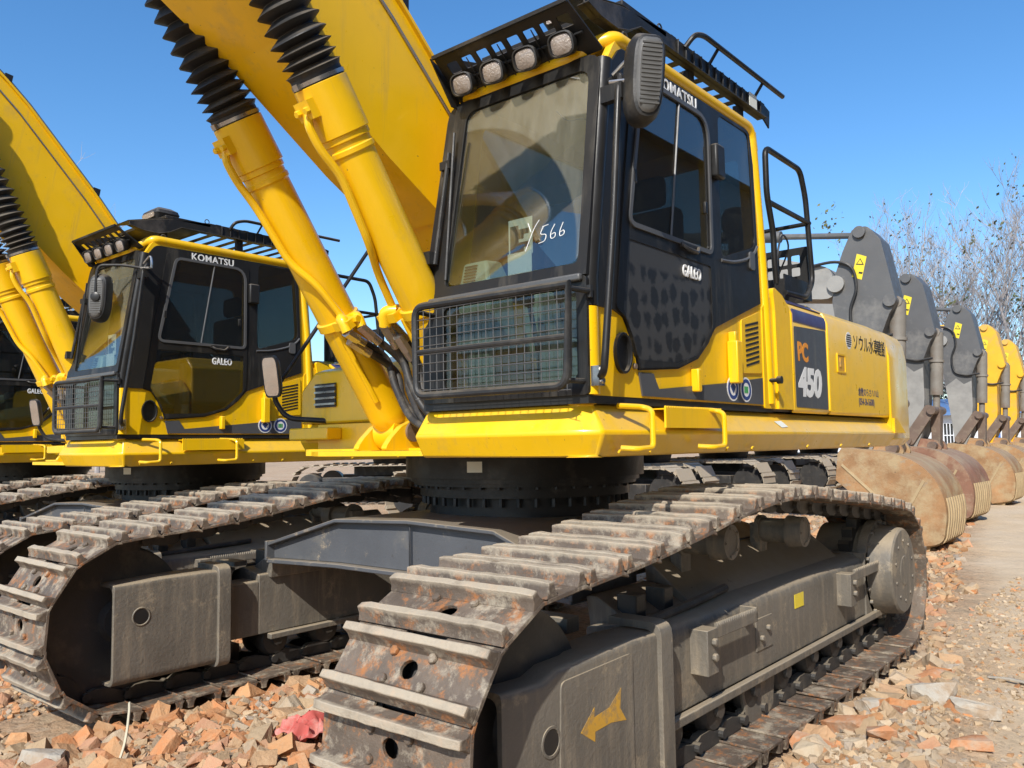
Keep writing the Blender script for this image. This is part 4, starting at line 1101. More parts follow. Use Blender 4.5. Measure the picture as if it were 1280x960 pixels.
BOOM_FOOT = Vector((.10, 0, 2.15)); CYL_PIN = Vector((.95, 0, 1.53))
ATT = Vector((2.75, 0, 4.18))          # where the cylinder rods meet the boom
def build_boom(root, rot=0.0):
    """boom in its own frame (origin at the foot pin), turned up by rot"""
    top = [(-.12, 2.38), (.30, 2.62), (.942, 3.215), (1.394, 3.633), (2.04, 4.17), (2.24, 4.31), (2.9, 4.70), (4.3, 5.25), (6.3, 5.95)]
    bot = [(6.4, 5.62), (5.2, 4.95), (4.1, 4.30), (3.3, 3.92), (2.70, 3.62), (2.36, 3.42), (2.05, 3.245), (1.492, 2.86), (1.09, 2.624), (.32, 2.12), (.12, 1.93), (-.12, 2.02), (-.22, 2.22)]
    F = BOOM_FOOT
    sub = lambda l: [(x - F.x, z - F.z) for x, z in l]
    T = sub(top); B = sub(bot)
    poly = T + B
    mb = MB()
    mb.plate([fillet(poly, [.15] + [.2] * (len(poly) - 2) + [.15], 3)], sideL, -.05, .38)
    # flange plates along top and bottom
    for path, sg in ((T[1:], 1), (list(reversed(B[:-4])), -1)):
        path = [p for p in path]
        pts = fillet([(path[0][0], path[0][1])] + path[1:-1] + [path[-1]], [0] + [.25] * (len(path) - 2) + [0], 4)
        off = offset_path(pts, .018 * sg)
        secs = [[(a[0], -.068, a[1]), (a[0], .402, a[1]), (b.x, .402, b.y), (b.x, -.068, b.y)] for a, b in zip(pts, off)]
        mb.loft(secs)
    mb.lathe([(-.12, .16), (.45, .16)], (0, .0, 0), (0, 1, 0), 28)
    boss = ATT - F
    mb.lathe([(-.09, .17), (.42, .17)], (boss.x, 0, boss.z), (0, 1, 0), 28)
    boom = build('boom', mb, M['yellow'], root, loc=F, smooth=25)
    boom.rotation_euler = (0, -R(rot), 0)
    mb = MB()
    off = offset_path(T[1:8], .045)
    for y in (.30, .35): mb.tube([(p.x, y, p.y) for p in off], .012, 8)
    mb.tube([(p[0] + .05, .388, p[1] - .085) for p in T[2:6]], .008, 6)
    pipe = build('boom_pipe', mb, M['steel'], boom)
    for i in (2, 4, 6):
        mb = MB(); p = off[i]; mb.box((p.x - .03, .27, p.y - .03), (p.x + .03, .38, p.y + .03))
        build('pipe_clamp', mb, M['inkk'], boom)
    # lift cylinders
    a = ATT - F; ang = math.atan2(a.z, a.x) + R(rot); att = Vector((F.x + a.length * math.cos(ang), 0, F.z + a.length * math.sin(ang)))
    dv = att - CYL_PIN; L = dv.length; beta = math.atan2(dv.x, dv.z)
    for y, near in ((.49, 1), (-.155, 0)):
        mb = MB(); sd_ = -1 if near else 1
        mb.lathe([(.06, .085), (.10, .10), (.14, .104), (1.48, .104), (1.49, .112), (1.51, .112), (1.515, .106), (1.54, .106), (1.545, .114), (1.57, .114), (1.575, .122), (1.80, .122), (1.805, .112), (1.815, .10)], (0, 0, 0), (0, 0, 1), 40)
        mb.lathe([(-.085, .10), (.085, .10)], (0, 0, 0), (0, 1, 0), 28)
        # clamp band and port block low on the barrel
        mb.lathe([(.69, .105), (.695, .118), (.735, .118), (.74, .105)], (0, 0, 0), (0, 0, 1), 40)
        mb.box((.02, min(sd_ * .09, sd_ * .21), .70), (.12, max(sd_ * .09, sd_ * .21), .745)); mb.box((.09, -.045, 1.68), (.155, .045, 1.76))
        for q in (-.03, .03): mb.hexbolt((.155, q, 1.72), (1, 0, 0), .016, .02)
        mb.tube(filletpath([(.14, 0, 1.70), (.165, 0, 1.66), (.165, 0, 1.56), (.128, -.01 * sd_, 1.42), (.125, .02 * sd_, 1.1), (.09, .095 * sd_, .95), (.07, .128 * sd_, .76)], .07), .019, 10)
        mb.tube(filletpath([(.07, .11 * sd_, .74), (.10, .16 * sd_, .76), (.12, .18 * sd_, .69)], .03), .030, 12)
        mb.tube(filletpath([(.02, .11 * sd_, .72), (.03, .20 * sd_, .74), (.05, .215 * sd_, .68)], .03), .026, 12)
        mb.hexbolt((.06, .21 * sd_, .73), (0, sd_, 0), .022, .02)
        mb.tube([(.085, .075 * sd_, .70), (.08, .075 * sd_, .25)], .016, 8)
        cy = build('boom_cylinder', mb, M['yellow'], root, loc=(CYL_PIN.x, y, CYL_PIN.z), bev=.003)
        cy.rotation_euler = (0, beta, 0)
        # rod and bellows
        mb = MB(); mb.lathe([(1.75, .055), (L - .10, .055)], (0, 0, 0), (0, 0, 1), 20); mb.lathe([(-.08, .13), (.08, .13)], (0, 0, L), (0, 1, 0), 24)
        build('piston_rod', mb, M['steel'], cy)
        mb = MB(); rnd = random.Random(int(near) + 3)
        prof = [(1.79, .118), (1.845, .115)]
        h = 1.845; k = 0
        while h < L - .28:
            st = .040 + .0042 * min(k, 12) + rnd.uniform(-.004, .004)
            prof += [(h + st * .42, .128 + rnd.uniform(-.006, .006)), (h + st * .5, .129), (h + st * .95, .084), (h + st, .084)]
            h += st; k += 1
        prof += [(h + .03, .09)]
        secs = []
        n = 40
        for (hh, r_) in prof:
            secs.append([((r_ * (1 + .02 * math.sin(3 * 2*math.pi*q/n + hh * 30))) * math.cos(2*math.pi*q/n), r_ * math.sin(2*math.pi*q/n), hh + .006 * math.sin(2*math.pi*q/n + hh * 9)) for q in range(n)])
        mb.loft(secs)
        build('rod_bellows', mb, M['rubber'], cy, smooth=28)
        mb = MB(); mb.lathe([(1.808, .1215), (1.825, .1215)], (0, 0, 0), (0, 0, 1), 36); mb.box((.115, -.015, 1.805), (.14, .015, 1.83)); build('hose_clip', mb, M['steel'], cy)
    # hoses that loop from the clamps down to the frame
    dd = dv.normalized(); nx = Vector((math.cos(beta), 0, -math.sin(beta)))
    def on(y, s, o_, dy): return CYL_PIN + Vector((0, y + dy, 0)) + dd * s + nx * o_
    runs = [(on(-.155, .68, .12, .18), [(1.15, -.02, 1.93), (1.15, .06, 1.77), (1.19, .22, 1.60), (1.20, .38, 1.53), (1.10, .46, 1.50)]),
            (on(-.155, .67, .05, .215), [(1.12, .08, 1.90), (1.14, .16, 1.74), (1.19, .30, 1.60), (1.19, .42, 1.55), (1.05, .50, 1.52)]),
            (on(.49, .68, .12, -.18), [(1.30, .28, 1.90), (1.29, .33, 1.76), (1.27, .42, 1.62), (1.20, .50, 1.54), (1.05, .54, 1.52)]),
            (on(.49, .67, .05, -.215), [(1.22, .33, 1.90), (1.24, .40, 1.78), (1.24, .47, 1.66), (1.18, .53, 1.58), (1.05, .56, 1.54)])]
    runs += [(on(-.155, .62, .10, .15), [(1.10, .0, 1.86), (1.13, .10, 1.70), (1.17, .27, 1.57), (1.12, .42, 1.50)]),
             (on(.49, .60, .10, -.15), [(1.25, .34, 1.84), (1.26, .40, 1.70), (1.22, .48, 1.58), (1.08, .52, 1.52)])]
    for p0, via in runs:
        pts = [p0] + [Vector(q) for q in via]
        mb = MB(); mb.tube(spline(pts, 8), .0195, 12)
        hs = build('hydraulic_hose', mb, M['hose'], root)
        mb = MB(); d0 = (pts[1] - p0).normalized(); mb.tube([tuple(p0 - d0 * .02), tuple(p0 + d0 * .07)], .028, 6); mb.tube([tuple(p0 + d0 * .03), tuple(p0 + d0 * .12)], .025, 12); build('hose_fitting', mb, M['steel'], hs)

def build_excavator(label, rot=0.0, mirror_kind=0):
    root = thing('excavator', label, 'excavator')
    build_undercarriage(root); build_upper(root); build_cab(root); build_roof(root); build_mirror(root, mirror_kind); build_boom(root, rot)
    return root

# ------------------------------------------------------------------ the three machines in front
m1 = thing('excavator', 'nearest yellow excavator, 450 on its side and Y566 chalked on its windscreen', 'excavator', group='yellow crawler excavators parked side by side')
build_undercarriage(m1); build_upper(m1); build_cab(m1); build_roof(m1)
kids = {}
for q in bpy.data.objects:
    if q.parent: kids.setdefault(q.parent.name, []).append(q)
m2 = copy_tree(m1, None, kids); m2.location = (-.21, -4.55, -.07)
m3 = copy_tree(m1, None, kids); m3.location = (-.42, -9.15, -.07)
m2['label'] = 'yellow excavator just left of the 450 machine, round-cornered mirror hanging before its windscreen'
m3['label'] = 'yellow excavator cut off by the left edge, dark cab door showing behind lift cylinders'
build_mirror(m1, 0); build_mirror(m2, 1); build_mirror(m3, 1)
build_boom(m1, 0); build_boom(m2, 9); build_boom(m3, 9)
def unpatch(root):
    for q in bpy.data.objects:
        if q.name.startswith('lower_door_window') and q.parent and q.parent.parent == root:
            q.data = q.data.copy(); q.data.materials[0] = M['glass_dark']
        if q.name.startswith('chalk_marks') and q.parent and q.parent.parent == root:
            bpy.data.objects.remove(q)
unpatch(m2); unpatch(m3)
for o in SHOES: bpy.data.objects.remove(o)

# ------------------------------------------------------------------ the row of machines behind
def back_excavator(x, y, arm_mat, label, dark=False, yaw=90, lower=True, dy=0):
    root = thing('excavator', label, 'excavator', (x, y, 0), R(yaw), group='excavators in the row behind with buckets lowered')
    for s in (-1, 1):
        mb = MB()
        prof = [(2.0 + .46 * math.cos(a), .50 + .46 * math.sin(a)) for a in [R(-90 + 18 * k) for k in range(11)]] + [(-2.0 + .46 * math.cos(a), .50 + .46 * math.sin(a)) for a in [R(90 + 18 * k) for k in range(11)]]
        n = 44; L = 0; pts = []
        per = prof + [prof[0]]; seg = []
        for a, b in zip(per, per[1:]): seg.append(math.hypot(b[0]-a[0], b[1]-a[1]))
        tot = sum(seg)
        for k in range(n):
            for t0 in (.0, .62):
                d = (k + t0) / n * tot; i = 0
                while d > seg[i]: d -= seg[i]; i += 1
                a, b = per[i], per[i+1]; q = d / seg[i]; px, pz = a[0] + (b[0]-a[0]) * q, a[1] + (b[1]-a[1]) * q
                tx, tz = (b[0]-a[0]) / seg[i], (b[1]-a[1]) / seg[i]; nx, nz = tz, -tx
                e = .5 * tot / n * (.96 if t0 == 0 else .3)
                h0, h1 = (0, .015) if t0 == 0 else (.0, .05)
                c = Vector((px + tx * e * (1 if t0 == 0 else .5), 0, pz + tz * e * (1 if t0 == 0 else .5)))
                P = []
                for yv in (s * 1.30 - .3, s * 1.30 + .3):
                    for u, w in ((-e, h0), (e, h0), (e, h1), (-e, h1)): P.append((c.x + tx * u + nx * w, yv, c.z + tz * u + nz * w))
                mb.faces(P, [(0,1,2,3),(7,6,5,4),(0,4,5,1),(1,5,6,2),(2,6,7,3),(3,7,4,0)])
        tr = build('track_chain', mb, M['grouser'], root, smooth=0)
        mb = MB()
        mb.box((-1.7, s * 1.30 - .16, .28), (1.6, s * 1.30 + .16, .68))
        mb.lathe([(-.1, .38), (.1, .38)], (2.0, s * 1.3, .5), (0, 1, 0), 28); mb.lathe([(-.2, .3), (.27, .28)], (-2.0, s * 1.3, .5), (0, s, 0), 28)
        for k in range(7): mb.lathe([(-.17, .1), (.17, .1)], (1.2 - .42 * k, s * 1.3, .24), (0, 1, 0), 14)
        build('track_frame', mb, M['frame_dark'], root, bev=.01)
    mb = MB(); mb.plate([fillet([(1.0, 1.0), (.9, 0), (1.0, -1.0), (-1.0, -1.0), (-.9, 0), (-1.0, 1.0)], .1)], topF, .72, 1.0); mb.lathe([(1.0, .62), (1.3, .70)], (0, 0, 0), (0, 0, 1), 36)
    build('centre_frame', mb, M['frame_dark'], root)
    body = M['yellow_old']
    mb = MB(); rim(mb, [(1.3, .5), (1.3, 1.4), (-2.7, 1.45)], [(.08, 1.6), (0, 1.5), (.06, 1.3), (.5, 1.3), (.5, 1.6)]); mb.box((.9, -1.4, 1.3), (-2.7, 1.0, 1.6))
    build('deck', mb, body, root, bev=.02)
    mb = MB(); mb.loft([[(xx, yy, z) for yy, z in ((1.42, 1.6), (1.42, 2.2), (1.25, 2.4), (-1.25, 2.4), (-1.42, 2.2), (-1.42, 1.6))] for xx in (-.6, -2.6)])
    build('engine_house', mb, body, root, bev=.03)
    mb = MB(); mb.loft([[(-2.6 + (0), 1.4, z), (-3.1, 1.3, z), (-3.4, .6, z), (-3.45, 0, z), (-3.4, -.6, z), (-3.1, -1.3, z), (-2.6, -1.4, z)] for z in (1.3, 2.35)]); build('counterweight', mb, M['frame'], root, bev=.05)
    mb = MB()
    cw = [(1.25, 1.62), (1.25, 2.1), (1.05, 3.1), (-.3, 3.15), (-.5, 1.62)]
    mb.plate([fillet(cw, .08), fillet([(1.1, 2.2), (.95, 3.0), (.3, 3.0), (.3, 2.2)], .05)], sideL, 1.38, 1.42); mb.plate([fillet(cw, .08)], sideL, .5, .54)
    mb.box((1.02, .52, 3.08), (-.3, 1.4, 3.15)); mb.box((-.4, .52, 1.62), (-.34, 1.4, 3.1)); mb.box((1.2, .52, 1.62), (-.4, 1.4, 1.68))
    cb = build('cab', mb, M['black'], root, bev=.015)
    mb = MB(); mb.plate([fillet([(1.1, 2.2), (.95, 3.0), (.3, 3.0), (.3, 2.2)], .05)], sideL, 1.395, 1.402); mb.plate([[(.56, 2.1), (1.36, 2.1), (1.36, 3.05), (.56, 3.05)]], lambda u, v, w: (1.25 - (v - 2.1) * .19 + w, u, v), 0, .01)
    build('window', mb, M['glass_dark'], cb, smooth=0)
    # boom: nose at (NX, NZ) in the machine's own frame
    NX, NZ = 5.62, 3.68
    T = [(-.1, 2.3), (1.2, 3.65), (2.4, 4.5), (3.4, 4.62), (NX - .1, NZ + .26)]
    B = [(NX, NZ - .22), (3.4, 3.75), (2.5, 3.6), (1.2, 2.6), (.1, 1.95)]
    mb = MB(); mb.plate([fillet(T + B, .2)], sideL, -.24, .30)
    mb.lathe([(-.3, .12), (.36, .12)], (NX - .02, 0, NZ), (0, 1, 0), 20)
    build('boom', mb, arm_mat[1], root, bev=.012)
    for yv in (-.4, .45):
        mb = MB(); a = Vector((.95, yv, 1.6)); b = Vector((2.5, yv, 4.1)); mid = a.lerp(b, .62)
        mb.tube([a, mid], .10, 16); mb.tube([mid, b], .05, 12); build('boom_cylinder', mb, arm_mat[2], root)
    # arm, hanging almost straight down: outline relative to its top pin
    tx, tz = NX + .33, NZ + .70
    A = [(-.10, .07), (.10, .08), (.27, -.14), (.36, -.60), (.44, -1.05), (.34, -1.20), (.22, -1.5), (.20, -2.2), (.13, -2.85), (-.02, -3.2), (-.16, -3.22), (-.20, -2.9), (-.34, -1.6), (-.42, -.95), (-.36, -.55), (-.25, -.25)]
    pts = [(tx + a, tz + b) for a, b in A]
    mb = MB(); mb.plate([fillet(pts, .1, 3)], sideL, -.24, .24)
    for (a, b) in ((0, 0), (.36, -1.02)): mb.lathe([(-.29, .085), (.29, .085)], (tx + a, 0, tz + b), (0, 1, 0), 18)
    arm = build('arm', mb, arm_mat[0], root, bev=.01)
    # weld-line doubler plate and worn lower end (a separate plate)
    mb = MB(); low = [(tx + a, tz + b) for a, b in [(.205, -1.65), (.205, -2.2), (.135, -2.85), (-.02, -3.18), (-.155, -3.2), (-.195, -2.9), (-.325, -1.75), (-.1, -1.58), (.05, -1.72)]]
    mb.plate([low], sideL, -.246, .246); build('worn_plate', mb, arm_mat[3], arm)
    mb = MB(); mb.plate([[(tx + a, tz + b) for a, b in [(-.05, -.30), (.08, -.36), (-.0, -.68), (-.13, -.62)]]], sideL, -.244, -.241)
    st = build('warning_sticker', mb, M['warn'], arm)
    mb = MB()
    tri = lambda s: [(tx - .015 + a * s, tz - .42 + b * s) for a, b in [(-.055, -.035), (.055, -.055), (.01, .05)]]
    mb.plate([tri(1.0), tri(.66)], sideL, -.2455, -.244); mb.plate([[(tx - .03, tz - .56), (tx + .02, tz - .575), (tx + .01, tz - .60), (tx - .04, tz - .585)]], sideL, -.2455, -.244)
    build('sticker_symbol', mb, M['inkk'], st)
    # hoses on the arm's side
    mb = MB(); mb.tube(spline([(tx - .75, -.28, tz - .40), (tx - .35, -.28, tz - .38), (tx - .12, -.28, tz - .50), (tx - .07, -.28, tz - .80), (tx - .16, -.28, tz - 1.1), (tx - .12, -.28, tz - 1.42), (tx + .1, -.28, tz - 1.52), (tx + .38, -.28, tz - 1.50)], 6), .022, 8)
    build('hydraulic_hose', mb, M['rubber'], root)
    # arm cylinder
    mb = MB(); a = Vector((2.9, 0, 4.85)); b = Vector((tx, 0, tz)); mid = a.lerp(b, .6); mb.tube([a, mid], .09, 14); mb.tube([mid, b], .045, 10); build('arm_cylinder', mb, arm_mat[2], root)
    # bucket cylinder down the front, links and bucket
    bx, bz = tx - .02, 1.28
    mb = MB(); a = Vector((tx + .40, 0, tz - 1.02)); b = Vector((tx + .33, 0, 1.95)); mid = a.lerp(b, .8); mb.tube([a, mid], .11, 16); mb.tube([mid, b], .06, 12); mb.tube([tuple(a.lerp(b, .35)), tuple(a.lerp(b, .38))], .13, 16)
    mb.lathe([(-.11, .08), (.11, .08)], a, (0, 1, 0), 16); build('bucket_cylinder', mb, M['cylworn'], root)
    mb = MB()
    for yv in (-.31, .26): mb.plate([fillet([(tx + .24, 2.06), (tx + .43, 2.0), (tx - .02, 1.33), (tx - .22, 1.40)], .07)], sideL, yv, yv + .05)
    mb.plate([fillet([(tx + .26, 2.0), (tx + .42, 2.0), (tx + .38, 1.30), (tx + .24, 1.30)], .05)], sideL, -.09, .09)
    for a, b in ((.33, 1.95), (-.10, 1.42), (.31, 1.32)): mb.lathe([(-.36, .075), (.36, .075)], (tx + a, 0, b), (0, 1, 0), 18)
    build('bucket_link', mb, M['pin'], root, bev=.006)
    # bucket
    O = (tx - .18, 0)
    side_ = [(-.14, 1.26)] + [(p.x, p.y) for p in spline([(a, b, 0) for a, b in ((-.08, 1.345), (.18, 1.315), (.55, 1.265), (.88, 1.12), (1.09, .88), (1.175, .58), (1.16, .30), (1.08, .11), (.72, .03))], 6)] + [(.55, .30), (.14, .62), (-.18, .90)]
    sp = [(O[0] + a, b) for a, b in side_]
    mb = MB()
    for yv in (-.62, .58): mb.plate([sp], sideL, yv, yv + .04)
    back = fillet([(-.08, 1.345), (.10, 1.30), (.62, 1.24), (.98, 1.06), (1.22, .72), (1.20, .30), (1.12, .10), (.72, .03)], [0, .05, .2, .25, .3, .3, .1, 0], 5)
    back = [(O[0] + a, b) for a, b in back]
    back = [(p.x, p.y) for p in spline([(O[0] + a, b, 0) for a, b in ((-.08, 1.345), (.18, 1.315), (.55, 1.265), (.88, 1.12), (1.09, .88), (1.175, .58), (1.16, .30), (1.08, .11), (.72, .03))], 6)]
    inn = offset_path(back, -.03)
    mb.loft([[(a[0], -.58, a[1]), (a[0], .58, a[1]), (b.x, .58, b.y), (b.x, -.58, b.y)] for a, b in zip(back, inn)])
    for yv in (-.21, .15): mb.plate([fillet([(tx - .28, 1.30), (tx - .10, 1.48), (tx + .36, 1.42), (tx + .46, 1.24), (tx - .2, 1.2)], .06)], sideL, yv, yv + .06)
    bk = build('bucket', mb, arm_mat[4], root, bev=.008)
    mb = MB()
    o1 = offset_path(back, .004); o2 = offset_path(back, .022)
    i0 = int(len(back) * .58)
    for k in range(8):
        yv = -.50 + k * .143
        mb.loft([[(a.x, yv - .03, a.y), (a.x, yv + .03, a.y), (b.x, yv + .03, b.y), (b.x, yv - .03, b.y)] for a, b in zip(o1[i0:], o2[i0:])])
    build('wear_strip', mb, M['rust_light'], bk)
    for yv in (-.632, .622):
        mb = MB(); mb.plate([[(O[0] + .02, .72), (O[0] + .05, .745), (O[0] + .62, .32), (O[0] + .60, .29)]], sideL, yv, yv + .012); build('weld_bar', mb, M['rust_light'], bk)
        mb = MB(); mb.plate([[(O[0] - .10, 1.10), (O[0] - .08, 1.125), (O[0] + .36, .70), (O[0] + .34, .67)]], sideL, yv, yv + .010); build('weld_bar', mb, M['rust_light'], bk)
        mb = MB(); mb.plate([[(O[0] + .62, .30), (O[0] + .60, .32), (O[0] + .92, .92), (O[0] + .95, .90)]], sideL, yv, yv + .010); build('weld_bar', mb, M['rust_light'], bk)
    for k in range(5):
        yv = -.56 + k * .26
        mb = MB(); mb.loft([[(O[0] + .95, yv, .06), (O[0] + .95, yv + .11, .06), (O[0] + .95, yv + .11, .0), (O[0] + .95, yv, .0)], [(O[0] + .62, yv + .03, .02), (O[0] + .62, yv + .08, .02), (O[0] + .62, yv + .08, -.0), (O[0] + .62, yv + .03, .0)]])
        build('bucket_tooth', mb, M['rust_light'], bk)
    return root
GREY = (M['armgrey'], M['armworn'], M['armgrey'], M['armworn'], M['rust'])
GREY2 = (M['armgrey'], M['armworn'], M['armgrey'], M['armworn'], M['rust_dark'])
YEL = (M['yellow_old'], M['yellow_old'], M['yellow_old'], M['yellow_old'], M['rust'])
back_excavator(-8.05, -6.20, GREY, 'grey-armed excavator whose big rusty bucket rests just behind the 450 machine', yaw=91)
back_excavator(-12.45, -6.62, GREY2, 'excavator with the middle one of the three grey arms with yellow stickers', yaw=88)
back_excavator(-16.9, -6.75, GREY, 'excavator with the farthest, smallest of the three grey arms with yellow stickers')
back_excavator(-21.0, -6.95, YEL, 'all yellow excavator of the back row, just beyond the last grey arm')
back_excavator(-25.3, -7.15, YEL, 'all yellow excavator of the back row at the right edge, farthest from the 450 machine')

far = back_excavator(-11.2, -13.6, YEL, 'distant excavator whose tracks show under the deck between the first two yellow machines', yaw=130)
for q in list(far.children):
    if q.name.split('.')[0] in ('boom', 'arm', 'arm_cylinder', 'bucket', 'bucket_cylinder', 'bucket_link', 'hydraulic_hose', 'boom_cylinder', 'cab'):
        for r_ in list(q.children): 
            for r2 in list(r_.children): bpy.data.objects.remove(r2)
            bpy.data.objects.remove(r_)
        bpy.data.objects.remove(q)

# ------------------------------------------------------------------ ground
def ground_h(x, y):
    h = .035 * noise.noise(Vector((x * .7, y * .7, 0))) + .02 * noise.noise(Vector((x * 2.6, y * 2.6, 3))) + .012 * noise.noise(Vector((x * 8, y * 8, 5)))
    near = max(0, 1 - (abs(x) / 3.0) ** 6) if abs(x) < 3 else 0
    for c in (1.425, -1.425):
        if abs(y - c) < .45 and abs(x) < 2.7: h = min(h, .0) - .012
    # banks of rubble between and in front of the tracks
    g = math.exp(-((x - 2.1) / .9) ** 2 - ((y + .3) / 1.0) ** 2) * .07
    g += math.exp(-((x + .6) / 1.8) ** 2 - ((y - 2.15) / .28) ** 2) * .05
    return h * (1 if math.hypot(x, y) < 30 else .3) + g - .012
xs = []
v = -14.0
while v < 6: xs.append(v); v += .075
ys = []
v = -9.0
while v < 5.5: ys.append(v); v += .075
def ext(l, lo, hi):
    a = []; d = .3; q = l[0]
    while q > lo: q -= d; d *= 1.35; a.append(max(q, lo))
    b = []; d = .3; q = l[-1]
    while q < hi: q += d; d *= 1.35; b.append(min(q, hi))
    return list(reversed(a)) + l + b
xs = ext(xs, -900, 500); ys = ext(ys, -900, 900)
me = bpy.data.meshes.new('ground')
vv = [(x, y, ground_h(x, y)) for x in xs for y in ys]
ny = len(ys)
ff = [(i * ny + j, (i + 1) * ny + j, (i + 1) * ny + j + 1, i * ny + j + 1) for i in range(len(xs) - 1) for j in range(ny - 1)]
me.from_pydata(vv, [], ff)
for p in me.polygons: p.use_smooth = True
gm, nt, out = newmat('rubble_ground')
tc = nd(nt, 'ShaderNodeTexCoord'); p = nd(nt, 'ShaderNodeBsdfPrincipled', Roughness=.95); p.inputs['Specular IOR Level'].default_value = .2
n1 = noise_n(nt, .5, 8, .6, tc.outputs['Object']); n2 = noise_n(nt, 5, 10, .7, tc.outputs['Object']); n3 = noise_n(nt, 26, 8, .7, tc.outputs['Object'])
c1 = ramp(nt, n1.outputs['Fac'], [(.35, (.46, .31, .19)), (.5, (.52, .39, .26)), (.68, (.58, .47, .34))]).outputs[0]
c2 = ramp(nt, n2.outputs['Fac'], [(.3, (.20, .15, .105)), (.42, (.46, .34, .22)), (.56, (.52, .30, .16)), (.75, (.62, .52, .39))]).outputs[0]
cc = mixc(nt, .5, c1, c2)
n3r = ramp(nt, n3.outputs['Fac'], [(.34, (.45, .42, .4)), (.5, (1.0, 1.0, 1.0)), (.7, (1.25, 1.22, 1.15))]).outputs[0]
mm = nt.nodes.new('ShaderNodeMix'); mm.data_type = 'RGBA'; mm.blend_type = 'MULTIPLY'; mm.inputs[0].default_value = .8
nt.links.new(cc, mm.inputs[6]); nt.links.new(n3r, mm.inputs[7])
# trodden pale path on the +Y side
sp = nd(nt, 'ShaderNodeSeparateXYZ'); nt.links.new(tc.outputs['Object'], sp.inputs[0])
a1 = nd(nt, 'ShaderNodeMath', operation='MULTIPLY_ADD'); nt.links.new(sp.outputs[0], a1.inputs[0]); a1.inputs[1].default_value = -.19; nt.links.new(sp.outputs[1], a1.inputs[2])
a2 = nd(nt, 'ShaderNodeMath', operation='MULTIPLY_ADD'); nt.links.new(n1.outputs['Fac'], a2.inputs[0]); a2.inputs[1].default_value = 1.2; nt.links.new(a1.outputs[0], a2.inputs[2])
a3 = nd(nt, 'ShaderNodeMath', operation='MULTIPLY_ADD'); nt.links.new(n2.outputs['Fac'], a3.inputs[0]); a3.inputs[1].default_value = .6; nt.links.new(a2.outputs[0], a3.inputs[2])
pr = nd(nt, 'ShaderNodeMapRange'); nt.links.new(a3.outputs[0], pr.inputs[0]); pr.inputs[1].default_value = 3.15; pr.inputs[2].default_value = 3.65
pf = nd(nt, 'ShaderNodeMath', operation='MULTIPLY'); nt.links.new(pr.outputs[0], pf.inputs[0]); pf.inputs[1].default_value = .85
pc = ramp(nt, n1.outputs['Fac'], [(.4, (.56, .435, .285)), (.65, (.63, .51, .36))]).outputs[0]
nt.links.new(mixc(nt, pf.outputs[0], mm.outputs[2], pc), p.inputs['Base Color'])
ad = nd(nt, 'ShaderNodeMath', operation='MULTIPLY_ADD'); nt.links.new(n3.outputs['Fac'], ad.inputs[0]); ad.inputs[1].default_value = .35; nt.links.new(n2.outputs['Fac'], ad.inputs[2])
bs = nd(nt, 'ShaderNodeMapRange'); nt.links.new(pr.outputs[0], bs.inputs[0]); bs.inputs[3].default_value = 1.0; bs.inputs[4].default_value = .5
b = nd(nt, 'ShaderNodeBump'); b.inputs['Distance'].default_value = .06; nt.links.new(bs.outputs[0], b.inputs['Strength'])
nt.links.new(ad.outputs[0], b.inputs['Height']); nt.links.new(b.outputs[0], p.inputs['Normal']); nt.links.new(p.outputs[0], out.inputs[0])
me.materials.append(gm)
g = bpy.data.objects.new('ground', me); COL.objects.link(g); struct(g)

# ------------------------------------------------------------------ rubble
def stone_verts(rnd, size, kind):
    sx, sy, sz = (size * rnd.uniform(.6, 1.25), size * rnd.uniform(.5, 1.0), size * rnd.uniform(.3, .75))
    if kind == 'brick': sx, sy, sz = size * rnd.uniform(.7, 1.4), size * rnd.uniform(.55, .8), size * rnd.uniform(.35, .5)
    j = .16 if kind == 'brick' else .34
    P = []
    for a in (-1, 1):
        for b_ in (-1, 1):
            for c in (-1, 1):
                P.append(Vector((a * sx * (1 + rnd.uniform(-j, j)), b_ * sy * (1 + rnd.uniform(-j, j)), c * sz * (1 + rnd.uniform(-j, j)))))
    return P
CUBEF = [(0,1,3,2),(4,6,7,5),(0,4,5,1),(2,3,7,6),(0,2,6,4),(1,5,7,3)]
PAL = [(.52, .22, .085), (.54, .28, .125), (.54, .34, .19), (.50, .37, .23), (.43, .31, .19), (.38, .33, .27), (.56, .46, .33), (.50, .26, .15), (.46, .36, .25)]
def rot_euler(rnd, flat=.35): return (Matrix.Rotation(rnd.uniform(0, 6.28), 3, 'Z') @ Matrix.Rotation(rnd.uniform(-flat, flat), 3, 'X') @ Matrix.Rotation(rnd.uniform(-flat, flat), 3, 'Y'))
def cluster_hull(pts):
    bm = bmesh.new(); [bm.verts.new(p) for p in pts]; bmesh.ops.convex_hull(bm, input=bm.verts); 
    return bm
rnd = random.Random(11)
V = []; Fc = []; CC = []
# a library of convex chunks
LIB = []
for k in range(40):
    kind = 'brick' if k % 3 == 0 else 'stone'
    pts = stone_verts(rnd, 1, kind)
    if kind == 'stone': pts += [Vector((rnd.uniform(-1, 1), rnd.uniform(-.8, .8), rnd.uniform(-.6, .6))).normalized() * rnd.uniform(.9, 1.15) * Vector((1, .8, .55)).length * .62 for _ in range(9)]
    else:
        pts = [p for p in pts if rnd.random() > .12] + [Vector((rnd.uniform(-.9, .9), rnd.uniform(-.6, .6), rnd.uniform(-.4, .4))) for _ in range(3)]
    bm = cluster_hull(pts)
    bmesh.ops.delete(bm, geom=[v for v in bm.verts if not v.link_faces], context='VERTS')
    bmesh.ops.recalc_face_normals(bm, faces=bm.faces[:])
    bm.verts.index_update()
    LIB.append(([v.co.copy() for v in bm.verts], [[v.index for v in f.verts] for f in bm.faces], kind)); bm.free()
LIB2 = []
